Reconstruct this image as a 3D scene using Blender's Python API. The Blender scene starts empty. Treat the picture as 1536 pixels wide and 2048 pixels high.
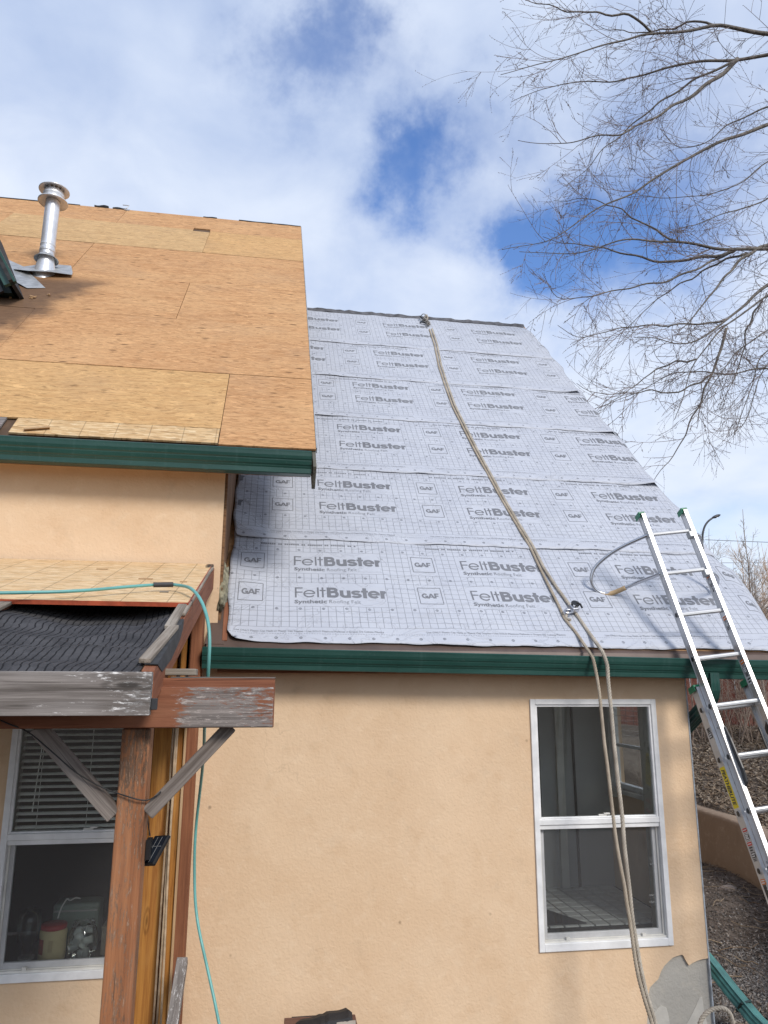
import bpy, bmesh, math, random
import numpy as np
from math import sin, cos, pi, radians
from mathutils import Vector, Matrix, Quaternion

random.seed(7); RNG = np.random.default_rng(7)
SC = bpy.context.scene; COL = SC.collection

# ------------------------------------------------------------------ camera
cam = bpy.data.cameras.new('camera'); camo = bpy.data.objects.new('camera', cam); COL.objects.link(camo)
cam.sensor_fit = 'VERTICAL'; cam.sensor_height = 24.0; cam.lens = 24.0 * 1492.3 / 2048
cam.clip_start = 0.05; cam.clip_end = 2000
_R = Vector((0.98752454, -0.1574316, 0.00325101)); _U = Vector((-0.03842278, -0.2208908, 0.9745414)); _F = Vector((0.1527055, 0.96250846, 0.22418405))
camo.matrix_world = Matrix((( _R.x, _U.x, -_F.x, 0), (_R.y, _U.y, -_F.y, 0), (_R.z, _U.z, -_F.z, 0), (0, 0, 0, 1)))
SC.camera = camo

# ------------------------------------------------------------------ sun, sky, exposure
SUN_EL, SUN_AZ = radians(37.0), radians(22.0)        # azimuth measured from -Y towards +X
SUN_DIR = Vector((sin(SUN_AZ) * cos(SUN_EL), -cos(SUN_AZ) * cos(SUN_EL), sin(SUN_EL)))
sl = bpy.data.lights.new('sun', 'SUN'); sl.energy = 2.5; sl.angle = radians(17.0); sl.color = (1.0, 0.945, 0.87)
so = bpy.data.objects.new('sun', sl); COL.objects.link(so); so.rotation_euler = SUN_DIR.to_track_quat('Z', 'Y').to_euler(); so.location = (8, -12, 14)

world = bpy.data.worlds.new('World'); SC.world = world; world.use_nodes = True

class NT:
    """tiny helper around a node tree"""
    def __init__(s, nt):
        s.nt = nt; nt.nodes.clear()
    def n(s, typ, ins=None, **kw):
        nd = s.nt.nodes.new(typ)
        for k, v in kw.items(): setattr(nd, k, v)
        for k, v in (ins or {}).items():
            sk = nd.inputs[k]
            if hasattr(v, 'is_output'): s.nt.links.new(v, sk)
            elif hasattr(v, 'outputs'): s.nt.links.new(v.outputs[0], sk)
            else: sk.default_value = v
        return nd
    def m(s, op, a, b=None, c=None, clamp=False):
        ins = {0: a}
        if b is not None: ins[1] = b
        if c is not None: ins[2] = c
        return s.n('ShaderNodeMath', ins, operation=op, use_clamp=clamp).outputs[0]
    def vm(s, op, a, b=None):
        ins = {0: a}
        if b is not None: ins[1] = b
        nd = s.n('ShaderNodeVectorMath', ins, operation=op)
        return nd.outputs['Value'] if op in ('DISTANCE', 'LENGTH', 'DOT_PRODUCT') else nd.outputs[0]
    def mix(s, f, a, b):
        nd = s.n('ShaderNodeMix', data_type='RGBA')
        for i, v in ((0, f), (6, a), (7, b)):
            if hasattr(v, 'is_output'): s.nt.links.new(v, nd.inputs[i])
            else: nd.inputs[i].default_value = (tuple(v) + (1,))[:4] if i else v
        return nd.outputs[2]
    def ramp(s, f, stops):
        nd = s.n('ShaderNodeValToRGB', {0: f}); cr = nd.color_ramp
        while len(cr.elements) < len(stops): cr.elements.new(0.5)
        for e, (p, c) in zip(cr.elements, stops):
            e.position = p; e.color = (tuple(c) + (1,))[:4] if hasattr(c, '__len__') else (c, c, c, 1)
        return nd.outputs[0]
    def noise(s, vec, scale, detail=3, rough=.55, dist=0.0):
        return s.n('ShaderNodeTexNoise', {'Vector': vec, 'Scale': scale, 'Detail': detail, 'Roughness': rough, 'Distortion': dist}).outputs['Fac']
    def mapv(s, vec, scale=(1, 1, 1), loc=(0, 0, 0)):
        return s.vm('ADD', s.vm('MULTIPLY', vec, scale), loc)
    def smooth(s, x, a, b):
        nd = s.n('ShaderNodeMapRange', {0: x, 1: a, 2: b, 3: 0.0, 4: 1.0}, interpolation_type='SMOOTHSTEP')
        return nd.outputs[0]

w = NT(world.node_tree)
_dir = w.n('ShaderNodeTexCoord').outputs['Generated']
sky = w.n('ShaderNodeTexSky', sky_type='NISHITA', sun_disc=False, sun_elevation=SUN_EL, sun_rotation=pi - SUN_AZ, air_density=1.15, dust_density=0.3, ozone_density=2.2)
_blue = w.n('ShaderNodeHueSaturation', {'Hue': .512, 'Saturation': 1.20, 'Value': 1.95, 'Color': sky.outputs[0]}).outputs[0]
_sep = w.n('ShaderNodeSeparateXYZ', {0: _dir})
_z = w.m('ADD', w.m('MAXIMUM', _sep.outputs[2], 0.0), 0.28)
_p = w.n('ShaderNodeCombineXYZ', {0: w.m('DIVIDE', _sep.outputs[0], _z), 1: w.m('DIVIDE', _sep.outputs[1], _z), 2: 0.0}).outputs[0]
_n1 = w.noise(_p, 2.0, 4, .5, .3)
_n2 = w.noise(w.mapv(_p, (1, 1, 1), (7.3, 2.1, 0)), 6.0, 6, .52, .25)
_n3 = w.noise(w.mapv(_p, (1, 1, 1), (1.3, 5.1, 3)), 1.3, 3, .5, 0.0)
_warp = w.vm('ADD', _dir, w.vm('MULTIPLY', w.vm('SUBTRACT', w.n('ShaderNodeTexNoise', {'Vector': _dir, 'Scale': 6.0, 'Detail': 6.0, 'Roughness': .62}).outputs['Color'], (.5, .5, .5)), (.26, .26, .26)))
_cov = w.m('ADD', w.m('MULTIPLY', w.m('SUBTRACT', _n1, 0.5), 1.0), w.m('MULTIPLY', w.m('SUBTRACT', _n2, 0.5), 0.62))
_cov = w.m('ADD', _cov, 0.72)
# the openings in this cloud deck: (direction, angular size, depth)
for d, sg, a in (((.172, .746, .643), .062, .80), ((.155, .778, .608), .040, .42), ((.150, .735, .660), .030, .25), ((.064, .695, .716), .050, .50), ((.016, .724, .690), .050, .50), ((.080, .675, .733), .04, .40),
                 ((.306, .784, .541), .055, .74), ((.345, .782, .520), .065, .62), ((.229, .674, .702), .028, .34), ((.40, .745, .53), .10, .46), ((.44, .72, .53), .1, .30), ((.255, .71, .655), .03, .2),
                 ((.48, .74, .47), .1, .25), ((-.62, .55, .56), .16, .5), ((.2, -.5, .84), .2, .5), ((-.5, -.6, .6), .18, .5), ((.85, .2, .48), .15, .45)):
    q = w.m('DIVIDE', w.vm('DISTANCE', _warp, d), sg)
    _cov = w.m('SUBTRACT', _cov, w.m('MULTIPLY', w.m('EXPONENT', w.m('MULTIPLY', w.m('MULTIPLY', q, q), -0.85)), a))
_dens = w.smooth(_cov, -0.42, 0.94)
_shade = w.m('ADD', w.m('MULTIPLY', _n3, 0.55), w.m('MULTIPLY', _n2, 0.45))
_low = w.smooth(_sep.outputs[2], 0.75, 0.30)
_cl = w.mix(w.smooth(w.m('ADD', _shade, w.m('MULTIPLY', _low, 0.34)), 0.38, 0.86), (5.0, 6.05, 8.2), (7.6, 8.3, 9.6))
_c = w.mix(_dens, _blue, _cl)
w.n('ShaderNodeOutputWorld', {0: w.n('ShaderNodeBackground', {0: _c, 1: 0.1})})

SC.view_settings.view_transform = 'Standard'; SC.view_settings.look = 'None'
SC.view_settings.exposure = 0.12; SC.view_settings.gamma = 1.0; SC.view_settings.use_curve_mapping = False
SC.cycles.max_bounces = 8; SC.cycles.transparent_max_bounces = 16

# ------------------------------------------------------------------ object helpers
WM = {}
def put(o, parent, M):
    COL.objects.link(o); WM[o] = M.copy()
    if parent is not None:
        o.parent = parent; o.matrix_basis = WM[parent].inverted() @ M
    else: o.matrix_basis = M
    return o
def meta(o, label=None, cat=None, group=None, kind=None):
    for k, v in (('label', label), ('category', cat), ('group', group), ('kind', kind)):
        if v: o[k] = v
    return o
def thing(name, loc, label, cat, group=None):
    o = bpy.data.objects.new(name, None); o.empty_display_size = .2
    return meta(put(o, None, Matrix.Translation(loc)), label, cat, group)
def setmesh(me, v, f, mi=None):
    v = np.asarray(v, dtype=np.float32).reshape(-1, 3)
    if isinstance(f, np.ndarray):
        k = f.shape[1]; nf = len(f)
        me.vertices.add(len(v)); me.vertices.foreach_set('co', v.ravel())
        me.loops.add(nf * k); me.loops.foreach_set('vertex_index', f.astype(np.int32).ravel())
        me.polygons.add(nf); me.polygons.foreach_set('loop_start', np.arange(0, nf * k, k, dtype=np.int32)); me.polygons.foreach_set('loop_total', np.full(nf, k, dtype=np.int32))
        me.update(calc_edges=True)
    else:
        me.from_pydata([tuple(map(float, q)) for q in v], [], f)
    if mi is not None: me.polygons.foreach_set('material_index', np.asarray(mi, dtype=np.int32))
def obj(name, vf, mat, parent=None, M=None, smooth=False, local=False, bevel=0, **props):
    """vf=(verts,faces) in world space (or in the frame M when local); ONE mesh object"""
    v, f = vf[0], vf[1]; mi = vf[2] if len(vf) > 2 else None
    v = np.asarray(v, dtype=np.float64).reshape(-1, 3)
    if M is None:
        if parent is not None: M = Matrix.Translation(WM[parent].to_translation())
        else: M = Matrix.Translation(((v[:, 0].min() + v[:, 0].max()) / 2, (v[:, 1].min() + v[:, 1].max()) / 2, v[:, 2].min()))
    if not local:
        Mi = np.array(M.inverted()); v = v @ Mi[:3, :3].T + Mi[:3, 3]
    me = bpy.data.meshes.new(name); setmesh(me, v, f, mi)
    for mm in (mat if isinstance(mat, (list, tuple)) else [mat]): me.materials.append(mm)
    if smooth: me.polygons.foreach_set('use_smooth', np.ones(len(me.polygons), dtype=bool))
    o = bpy.data.objects.new(name, me); put(o, parent, M)
    if bevel:
        b = o.modifiers.new('bevel', 'BEVEL'); b.width = bevel; b.segments = 2; b.limit_method = 'ANGLE'; b.harden_normals = False
    for k, val in props.items(): o[k] = val
    return o
def dup(o, parent, M):
    c = o.copy(); put(c, parent, M); return c

class MB:
    def __init__(s): s.v = []; s.f = []; s.mi = []; s.k = 0
    def add(s, vf, mi=0):
        b = len(s.v); s.v += [tuple(q) for q in vf[0]]; s.f += [tuple(int(i) + b for i in q) for q in vf[1]]; s.mi += [mi] * len(vf[1]); return s
    def out(s): return s.v, s.f, s.mi
def box(x0, x1, y0, y1, z0, z1):
    return ([(x0, y0, z0), (x1, y0, z0), (x1, y1, z0), (x0, y1, z0), (x0, y0, z1), (x1, y0, z1), (x1, y1, z1), (x0, y1, z1)],
            [(0, 3, 2, 1), (4, 5, 6, 7), (0, 1, 5, 4), (1, 2, 6, 5), (2, 3, 7, 6), (3, 0, 4, 7)])
def xf(vf, M):
    a = np.array(M); v = np.asarray(vf[0], dtype=float) @ a[:3, :3].T + a[:3, 3]
    return (v,) + tuple(vf[1:])
def frame(o, x, y, z):
    return Matrix(((x[0], y[0], z[0], o[0]), (x[1], y[1], z[1], o[1]), (x[2], y[2], z[2], o[2]), (0, 0, 0, 1)))
def prism(poly, x0, x1, axis='X'):
    """poly of 2-D points extruded; axis X: (y,z) -> x ; Y: (x,z) -> y ; Z: (x,y) -> z"""
    n = len(poly)
    def P(a, b, c): return {'X': (c, a, b), 'Y': (a, c, b), 'Z': (a, b, c)}[axis]
    v = [P(a, b, x0) for a, b in poly] + [P(a, b, x1) for a, b in poly]
    f = [(i, (i + 1) % n, n + (i + 1) % n, n + i) for i in range(n)] + [tuple(range(n))[::-1], tuple(range(n, 2 * n))]
    return v, f
def recalc(o):
    bm = bmesh.new(); bm.from_mesh(o.data); bmesh.ops.recalc_face_normals(bm, faces=bm.faces); bm.to_mesh(o.data); bm.free(); return o
def lathe(prof, c, n=24, axis=(0, 0, 1)):
    """prof: list of (radius, height)"""
    v = []; f = []
    q = Vector((0, 0, 1)).rotation_difference(Vector(axis))
    for r, h in prof:
        for i in range(n):
            a = 2 * pi * i / n; v.append(Vector(c) + q @ Vector((r * cos(a), r * sin(a), h)))
    for k in range(len(prof) - 1):
        for i in range(n):
            j = (i + 1) % n; f.append((k * n + i, k * n + j, (k + 1) * n + j, (k + 1) * n + i))
    return v, f
def frames(P):
    P = np.asarray(P, float); T = np.gradient(P, axis=0); T /= np.linalg.norm(T, axis=1)[:, None] + 1e-12
    up = np.array([0., 0, 1]) if abs(T[0][2]) < .9 else np.array([1., 0, 0])
    N = np.zeros_like(P); n0 = np.cross(T[0], up); n0 /= np.linalg.norm(n0); N[0] = n0
    for i in range(1, len(P)):
        q = N[i - 1] - T[i] * np.dot(N[i - 1], T[i]); N[i] = q / (np.linalg.norm(q) + 1e-12)
    return T, N, np.cross(T, N)
def tube(P, r, n=8, cap=True):
    P = np.asarray(P, float); m = len(P); r = np.broadcast_to(np.asarray(r, float), (m,))
    T, N, B = frames(P); a = np.arange(n) * 2 * pi / n
    v = (P[:, None, :] + r[:, None, None] * (np.cos(a)[None, :, None] * N[:, None, :] + np.sin(a)[None, :, None] * B[:, None, :])).reshape(-1, 3)
    f = []
    for k in range(m - 1):
        for i in range(n):
            j = (i + 1) % n; f.append((k * n + i, k * n + j, (k + 1) * n + j, (k + 1) * n + i))
    if cap: f += [tuple(range(n))[::-1], tuple(range((m - 1) * n, m * n))]
    return [tuple(q) for q in v], f
def resample(P, step):
    P = np.asarray(P, float); d = np.r_[0, np.cumsum(np.linalg.norm(np.diff(P, axis=0), axis=1))]
    n = max(2, int(d[-1] / step) + 1); t = np.linspace(0, d[-1], n)
    Q = np.stack([np.interp(t, d, P[:, i]) for i in range(3)], 1)
    return Q
def smoothp(P, it=3):
    P = np.asarray(P, float).copy()
    for _ in range(it): P[1:-1] = (P[:-2] + 2 * P[1:-1] + P[2:]) / 4
    return P
def spline(P, step, it=6):
    return smoothp(resample(P, step), it)

def board(name, p0, p1, width_dir, wd, th, mat, parent, bevel=.003, **props):
    """timber: local X runs along the grain from p0 to p1, Y across the width, Z through the thickness; p0/p1 on its centre line"""
    p0, p1 = Vector(p0), Vector(p1); L = (p1 - p0).length; X = (p1 - p0) / L
    Yv = Vector(width_dir); Yv = (Yv - X * Yv.dot(X)).normalized(); Z = X.cross(Yv)
    return obj(name, box(0, L, -wd / 2, wd / 2, -th / 2, th / 2), mat, parent, M=frame(p0, X, Yv, Z), local=True, bevel=bevel, **props)

def flat_poly(outer, holes, depth):
    """a flat plate in local XY with holes, extruded 0..depth along Z (through a filled 2-D curve)"""
    cu = bpy.data.curves.new('tmp', 'CURVE'); cu.dimensions = '2D'; cu.fill_mode = 'BOTH'; cu.extrude = depth / 2
    for ring in [outer] + holes:
        sp = cu.splines.new('POLY'); sp.points.add(len(ring) - 1); sp.use_cyclic_u = True
        for p, (x, y) in zip(sp.points, ring): p.co = (x, y, 0, 1)
    o = bpy.data.objects.new('tmp', cu); COL.objects.link(o)
    dg = bpy.context.evaluated_depsgraph_get(); me = o.evaluated_get(dg).to_mesh()
    v = [(q.co.x, q.co.y, q.co.z + depth / 2) for q in me.vertices]; f = [tuple(p.vertices) for p in me.polygons]
    bpy.data.objects.remove(o); bpy.data.curves.remove(cu)
    return v, f
_txt = {}
def text_mesh(body, size, offset=0.0, shear=0.0):
    key = (body, size, offset, shear)
    if key in _txt: return _txt[key]
    cu = bpy.data.curves.new('tmp', 'FONT'); cu.body = body; cu.size = size; cu.resolution_u = 2; cu.offset = offset; cu.shear = shear
    o = bpy.data.objects.new('tmp', cu); COL.objects.link(o)
    dg = bpy.context.evaluated_depsgraph_get(); me = o.evaluated_get(dg).to_mesh()
    v = [(q.co.x, q.co.y, 0.0) for q in me.vertices]; f = [tuple(p.vertices) for p in me.polygons]
    bpy.data.objects.remove(o); bpy.data.curves.remove(cu)
    _txt[key] = (v, f); return v, f

# ------------------------------------------------------------------ materials
MATS = {}
def mat(name):
    m = bpy.data.materials.new(name); m.use_nodes = True; return m, NT(m.node_tree)
def finish(t, col, rough=.6, metal=0.0, bump=None, bdist=.002, bstr=1.0, spec=.5):
    ins = {'Base Color': (tuple(col) + (1,))[:4] if isinstance(col, (tuple, list)) else col, 'Roughness': rough, 'Metallic': metal, 'Specular IOR Level': spec}
    if bump is not None: ins['Normal'] = t.n('ShaderNodeBump', {'Height': bump, 'Distance': bdist, 'Strength': bstr}).outputs[0]
    t.n('ShaderNodeOutputMaterial', {0: t.n('ShaderNodeBsdfPrincipled', ins)})
def tco(t, kind='Object'): return t.n('ShaderNodeTexCoord').outputs[kind]
def rnd(t):
    r = t.n('ShaderNodeObjectInfo').outputs['Random']; return t.n('ShaderNodeCombineXYZ', {0: t.m('MULTIPLY', r, 37.0), 1: t.m('MULTIPLY', r, 91.0), 2: t.m('MULTIPLY', r, 53.0)}).outputs[0]
def plain(name, col, rough=.6, metal=0.0, var=.12, scale=8, bscale=0, bdist=.001, spec=.5):
    m, t = mat(name); v = tco(t); n = t.noise(v, scale, 4, .6)
    lo = tuple(c * (1 - var) for c in col); hi = tuple(min(1, c * (1 + var)) for c in col)
    finish(t, t.mix(t.smooth(n, .3, .7), lo, hi), rough, metal, t.noise(v, bscale, 3) if bscale else None, bdist, spec=spec); return m
def stucco(name, c1, c2, c3, bd=.0035):
    m, t = mat(name); v = tco(t)
    big = t.noise(v, 1.3, 4, .6, .3); mid = t.noise(t.mapv(v, (2.2, 2.2, .55)), 3.0, 5, .6); fine = t.noise(v, 85, 3, .6); blot = t.noise(v, 14, 4, .6)
    c = t.mix(t.smooth(big, .35, .68), c1, c2)
    c = t.mix(t.m('MULTIPLY', t.smooth(mid, .52, .74), .45), c, c3)
    c = t.mix(t.m('MULTIPLY', t.smooth(blot, .5, .75), .10), c, (1.0, .86, .66))
    spots = t.n('ShaderNodeTexVoronoi', {'Vector': t.mapv(v, (1, 1, .8)), 'Scale': 3.4, 'Randomness': 1.0}).outputs['Distance']
    c = t.mix(t.m('MULTIPLY', t.smooth(spots, .05, .012), .55), c, (.12, .08, .05))
    strk = t.noise(t.mapv(v, (7.0, 7.0, .35)), 1.0, 4, .6)
    c = t.mix(t.m('MULTIPLY', t.smooth(strk, .56, .78), .26), c, tuple(.62 * q for q in c1)); wash = t.noise(t.mapv(v, (1.1, 1.1, .45)), 1.0, 4, .6); c = t.mix(t.m('MULTIPLY', t.smooth(wash, .46, .72), .35), c, tuple(min(1, 1.14 * q) for q in c2)); ck = t.n('ShaderNodeTexVoronoi', {'Vector': t.vm('ADD', v, t.vm('MULTIPLY', t.n('ShaderNodeTexNoise', {'Vector': v, 'Scale': 2.2, 'Detail': 5.0}).outputs['Color'], (.5, .5, .5))), 'Scale': .75}, feature='DISTANCE_TO_EDGE').outputs['Distance']; c = t.mix(t.m('MULTIPLY', t.m('MULTIPLY', t.smooth(ck, .0035, .0012), t.smooth(t.noise(v, 1.1, 2), .60, .66)), .16), c, tuple(.5 * q for q in c1)); tr_ = t.noise(t.mapv(v, (4, 4, 9), (3, 1, 2)), 1.0, 5, .65); c = t.mix(t.m('MULTIPLY', t.smooth(tr_, .62, .78), .22), c, tuple(.70 * q for q in c1))
    h = t.m('ADD', t.m('MULTIPLY', fine, .6), t.m('MULTIPLY', t.n('ShaderNodeTexVoronoi', {'Vector': t.vm('ADD', v, t.vm('MULTIPLY', t.n('ShaderNodeTexNoise', {'Vector': v, 'Scale': 30.0}).outputs['Color'], (.03, .03, .03))), 'Scale': 55.0}, feature='SMOOTH_F1').outputs['Distance'], .6))
    h = t.m('ADD', h, t.m('MULTIPLY', t.noise(v, 26, 3), .45))
    finish(t, c, .9, 0, h, bd, spec=.15); return m
def timber(name, base, dark, light, weather=None, wamt=0.0, wgrad=None, knots=True, rough=.75, edge=None):
    """grain along local X; weather = grey that shows through where the stain has worn away"""
    m, t = mat(name); v = t.vm('ADD', tco(t), rnd(t))
    warp = t.vm('ADD', v, t.vm('MULTIPLY', t.n('ShaderNodeTexNoise', {'Vector': t.mapv(v, (1.6, 6, 6)), 'Scale': 1.0}).outputs['Color'], (0, .03, .03)))
    g1 = t.noise(t.mapv(warp, (1.6, 58, 58)), 1.0, 6, .68); g2 = t.noise(t.mapv(warp, (4, 230, 230)), 1.0, 3, .65); lg = t.noise(t.mapv(v, (2.2, 9, 9)), 1.0, 3)
    c = t.mix(t.smooth(g1, .32, .68), dark, base); c = t.mix(t.m('MULTIPLY', t.smooth(lg, .45, .75), .55), c, light)
    c = t.mix(t.m('MULTIPLY', t.smooth(g2, .55, .8), .35), c, tuple(.45 * q for q in dark))
    if weather is not None:
        wn = t.noise(t.mapv(warp, (24, 130, 130)), 1.0, 6, .78); wl = t.noise(t.mapv(v, (1.8, 4, 4)), 1.0, 3)
        msk = t.m('ADD', t.m('MULTIPLY', t.m('SUBTRACT', wn, .5), 1.5), t.m('MULTIPLY', t.m('SUBTRACT', wl, .5), 1.3)); msk = t.m('ADD', msk, wamt)
        if wgrad:
            sx = t.n('ShaderNodeSeparateXYZ', {0: tco(t)}).outputs[0]; msk = t.m('ADD', msk, t.m('MULTIPLY', t.m('SUBTRACT', t.smooth(sx, wgrad[0], wgrad[1]), 1.0), wgrad[2]))
        wc = t.mix(t.smooth(g1, .3, .66), tuple(.42 * q for q in weather), weather); wc = t.mix(t.smooth(wn, .54, .66), wc, tuple(min(1, 2.0 * q) for q in weather))
        wc = t.mix(t.m('MULTIPLY', t.smooth(g2, .5, .75), .6), wc, tuple(.3 * q for q in weather))
        c = t.mix(t.smooth(msk, .42, .58), c, wc)
    crk = t.noise(t.mapv(warp, (.9, 75, 75), (5, 5, 5)), 1.0, 3, .5); c = t.mix(t.m('MULTIPLY', t.smooth(crk, .655, .70), .75), c, tuple(.22 * q for q in dark))
    h = t.m('ADD', t.m('MULTIPLY', g1, .7), t.m('MULTIPLY', g2, .5))
    if knots:
        kd = t.n('ShaderNodeTexVoronoi', {'Vector': t.mapv(warp, (2.1, 8.5, 8.5)), 'Scale': 1.0}).outputs['Distance']
        c = t.mix(t.m('MULTIPLY', t.smooth(kd, .12, .05), .8), c, tuple(.28 * q for q in dark)); c = t.mix(t.m('MULTIPLY', t.m('MULTIPLY', t.smooth(kd, .19, .15), t.smooth(kd, .10, .14)), .5), c, tuple(.5 * q for q in dark))
    finish(t, c, rough, 0, h, .0022, spec=.25); return m
def plywood(name, c1, c2, c3, speck=.5):
    m, t = mat(name); v0 = tco(t); v = t.vm('ADD', v0, rnd(t))
    warp = t.vm('ADD', v, t.vm('MULTIPLY', t.n('ShaderNodeTexNoise', {'Vector': t.mapv(v, (2.4, 7, 1)), 'Scale': 1.0, 'Detail': 3.0}).outputs['Color'], (0, .14, 0)))
    g1 = t.noise(t.mapv(warp, (5.5, 34, 1)), 1.0, 7, .74); g2 = t.noise(t.mapv(warp, (15, 95, 1)), 1.0, 5, .72); big = t.noise(t.mapv(v, (.9, 1.6, 1)), 1.0, 4, .6); flame = t.noise(t.mapv(warp, (9, 30, 1)), 1.0, 6, .75, .8)
    c = t.mix(t.smooth(g1, .34, .66), c2, c1); c = t.mix(t.m('MULTIPLY', t.smooth(big, .42, .72), .55), c, c3)
    c = t.mix(t.m('MULTIPLY', t.smooth(g2, .50, .63), .62), c, tuple(.46 * q for q in c2)); c = t.mix(t.m('MULTIPLY', t.smooth(flame, .53, .64), .50), c, tuple(min(1, 1.35 * q) for q in c1)); c = t.mix(t.m('MULTIPLY', t.smooth(t.noise(t.mapv(warp, (5, 16, 1), (9, 4, 0)), 1.0, 6, .7), .55, .72), .40), c, tuple(.62 * q for q in c2)); c = t.mix(t.m('MULTIPLY', t.smooth(t.noise(v, .9, 5, .65), .48, .74), .24), c, (.32, .225, .15))
    kv = t.n('ShaderNodeTexVoronoi', {'Vector': t.mapv(v, (3.6, 11, 1)), 'Scale': 1.0, 'Randomness': 1.0}); kd = kv.outputs['Distance']; kc = t.n('ShaderNodeSeparateColor', {0: kv.outputs['Color']}).outputs[0]
    c = t.mix(t.m('MULTIPLY', t.m('MULTIPLY', t.smooth(kd, .17, .07), t.smooth(kc, .40, .46)), speck), c, tuple(.22 * q for q in c2))
    kv2 = t.n('ShaderNodeTexVoronoi', {'Vector': t.mapv(v, (9, 42, 1), (3, 9, 0)), 'Scale': 1.0}); kc2 = t.n('ShaderNodeSeparateColor', {0: kv2.outputs['Color']}).outputs[0]
    c = t.mix(t.m('MULTIPLY', t.m('MULTIPLY', t.smooth(kv2.outputs['Distance'], .26, .12), t.smooth(kc2, .58, .64)), speck * .9), c, tuple(.34 * q for q in c2))
    # rain-soaked brown stain below the dormer (its shape is fixed to the deck)
    gp = t.n('ShaderNodeNewGeometry').outputs['Position']; sp = t.n('ShaderNodeSeparateXYZ', {0: gp}); dn = t.m('MULTIPLY', t.m('SUBTRACT', t.noise(gp, 3.2, 5, .65), .5), .75)
    sx = t.m('ADD', sp.outputs[0], dn); st = t.m('MULTIPLY', t.smooth(t.m('ADD', sx, t.m('MULTIPLY', t.m('SUBTRACT', sp.outputs[1], 6.4), -.42)), -1.66, -2.08), t.m('MULTIPLY', t.smooth(t.m('ADD', sp.outputs[1], dn), 5.20, 5.65), t.smooth(sp.outputs[1], 7.0, 6.75)))
    c = t.mix(t.m('MULTIPLY', st, .82), c, (.085, .052, .036))
    finish(t, c, .8, 0, t.m('ADD', g1, t.m('MULTIPLY', g2, .6)), .002, spec=.2); return m
def osb(name, c1, c2, c3, lines=None):
    m, t = mat(name); v = tco(t)
    wv = t.vm('ADD', v, t.vm('MULTIPLY', t.n('ShaderNodeTexNoise', {'Vector': v, 'Scale': 22.0, 'Detail': 3.0}).outputs['Color'], (.02, .012, 0)))
    a = t.n('ShaderNodeTexVoronoi', {'Vector': t.mapv(wv, (11, 75, 1)), 'Scale': 1.0}); b = t.n('ShaderNodeTexVoronoi', {'Vector': t.mapv(wv, (20, 140, 1), (4, 2, 0)), 'Scale': 1.0})
    ca = t.n('ShaderNodeSeparateColor', {0: a.outputs['Color']}); cb = t.n('ShaderNodeSeparateColor', {0: b.outputs['Color']})
    g = t.noise(t.mapv(v, (9, 130, 1)), 1.0, 3, .6)
    c = t.mix(ca.outputs[0], c1, c2); c = t.mix(t.m('MULTIPLY', t.smooth(cb.outputs[1], .62, .9), .8), c, c3); c = t.mix(t.m('MULTIPLY', t.smooth(g, .5, .8), .4), c, tuple(.55 * q for q in c2))
    c = t.mix(t.m('MULTIPLY', t.smooth(cb.outputs[2], .90, .96), .55), c, (.16, .085, .03))
    if lines:
        sx = t.n('ShaderNodeSeparateXYZ', {0: v}).outputs[0]; q = t.m('ABSOLUTE', t.m('SUBTRACT', t.m('FRACT', t.m('ADD', t.m('DIVIDE', t.m('SUBTRACT', sx, lines[0]), lines[1]), .5)), .5))
        c = t.mix(t.m('MULTIPLY', t.m('LESS_THAN', q, .0030 / lines[1]), .42), c, (.10, .06, .03))
    finish(t, c, .7, 0, t.m('ADD', ca.outputs[1], g), .002, spec=.25); return m

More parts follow.
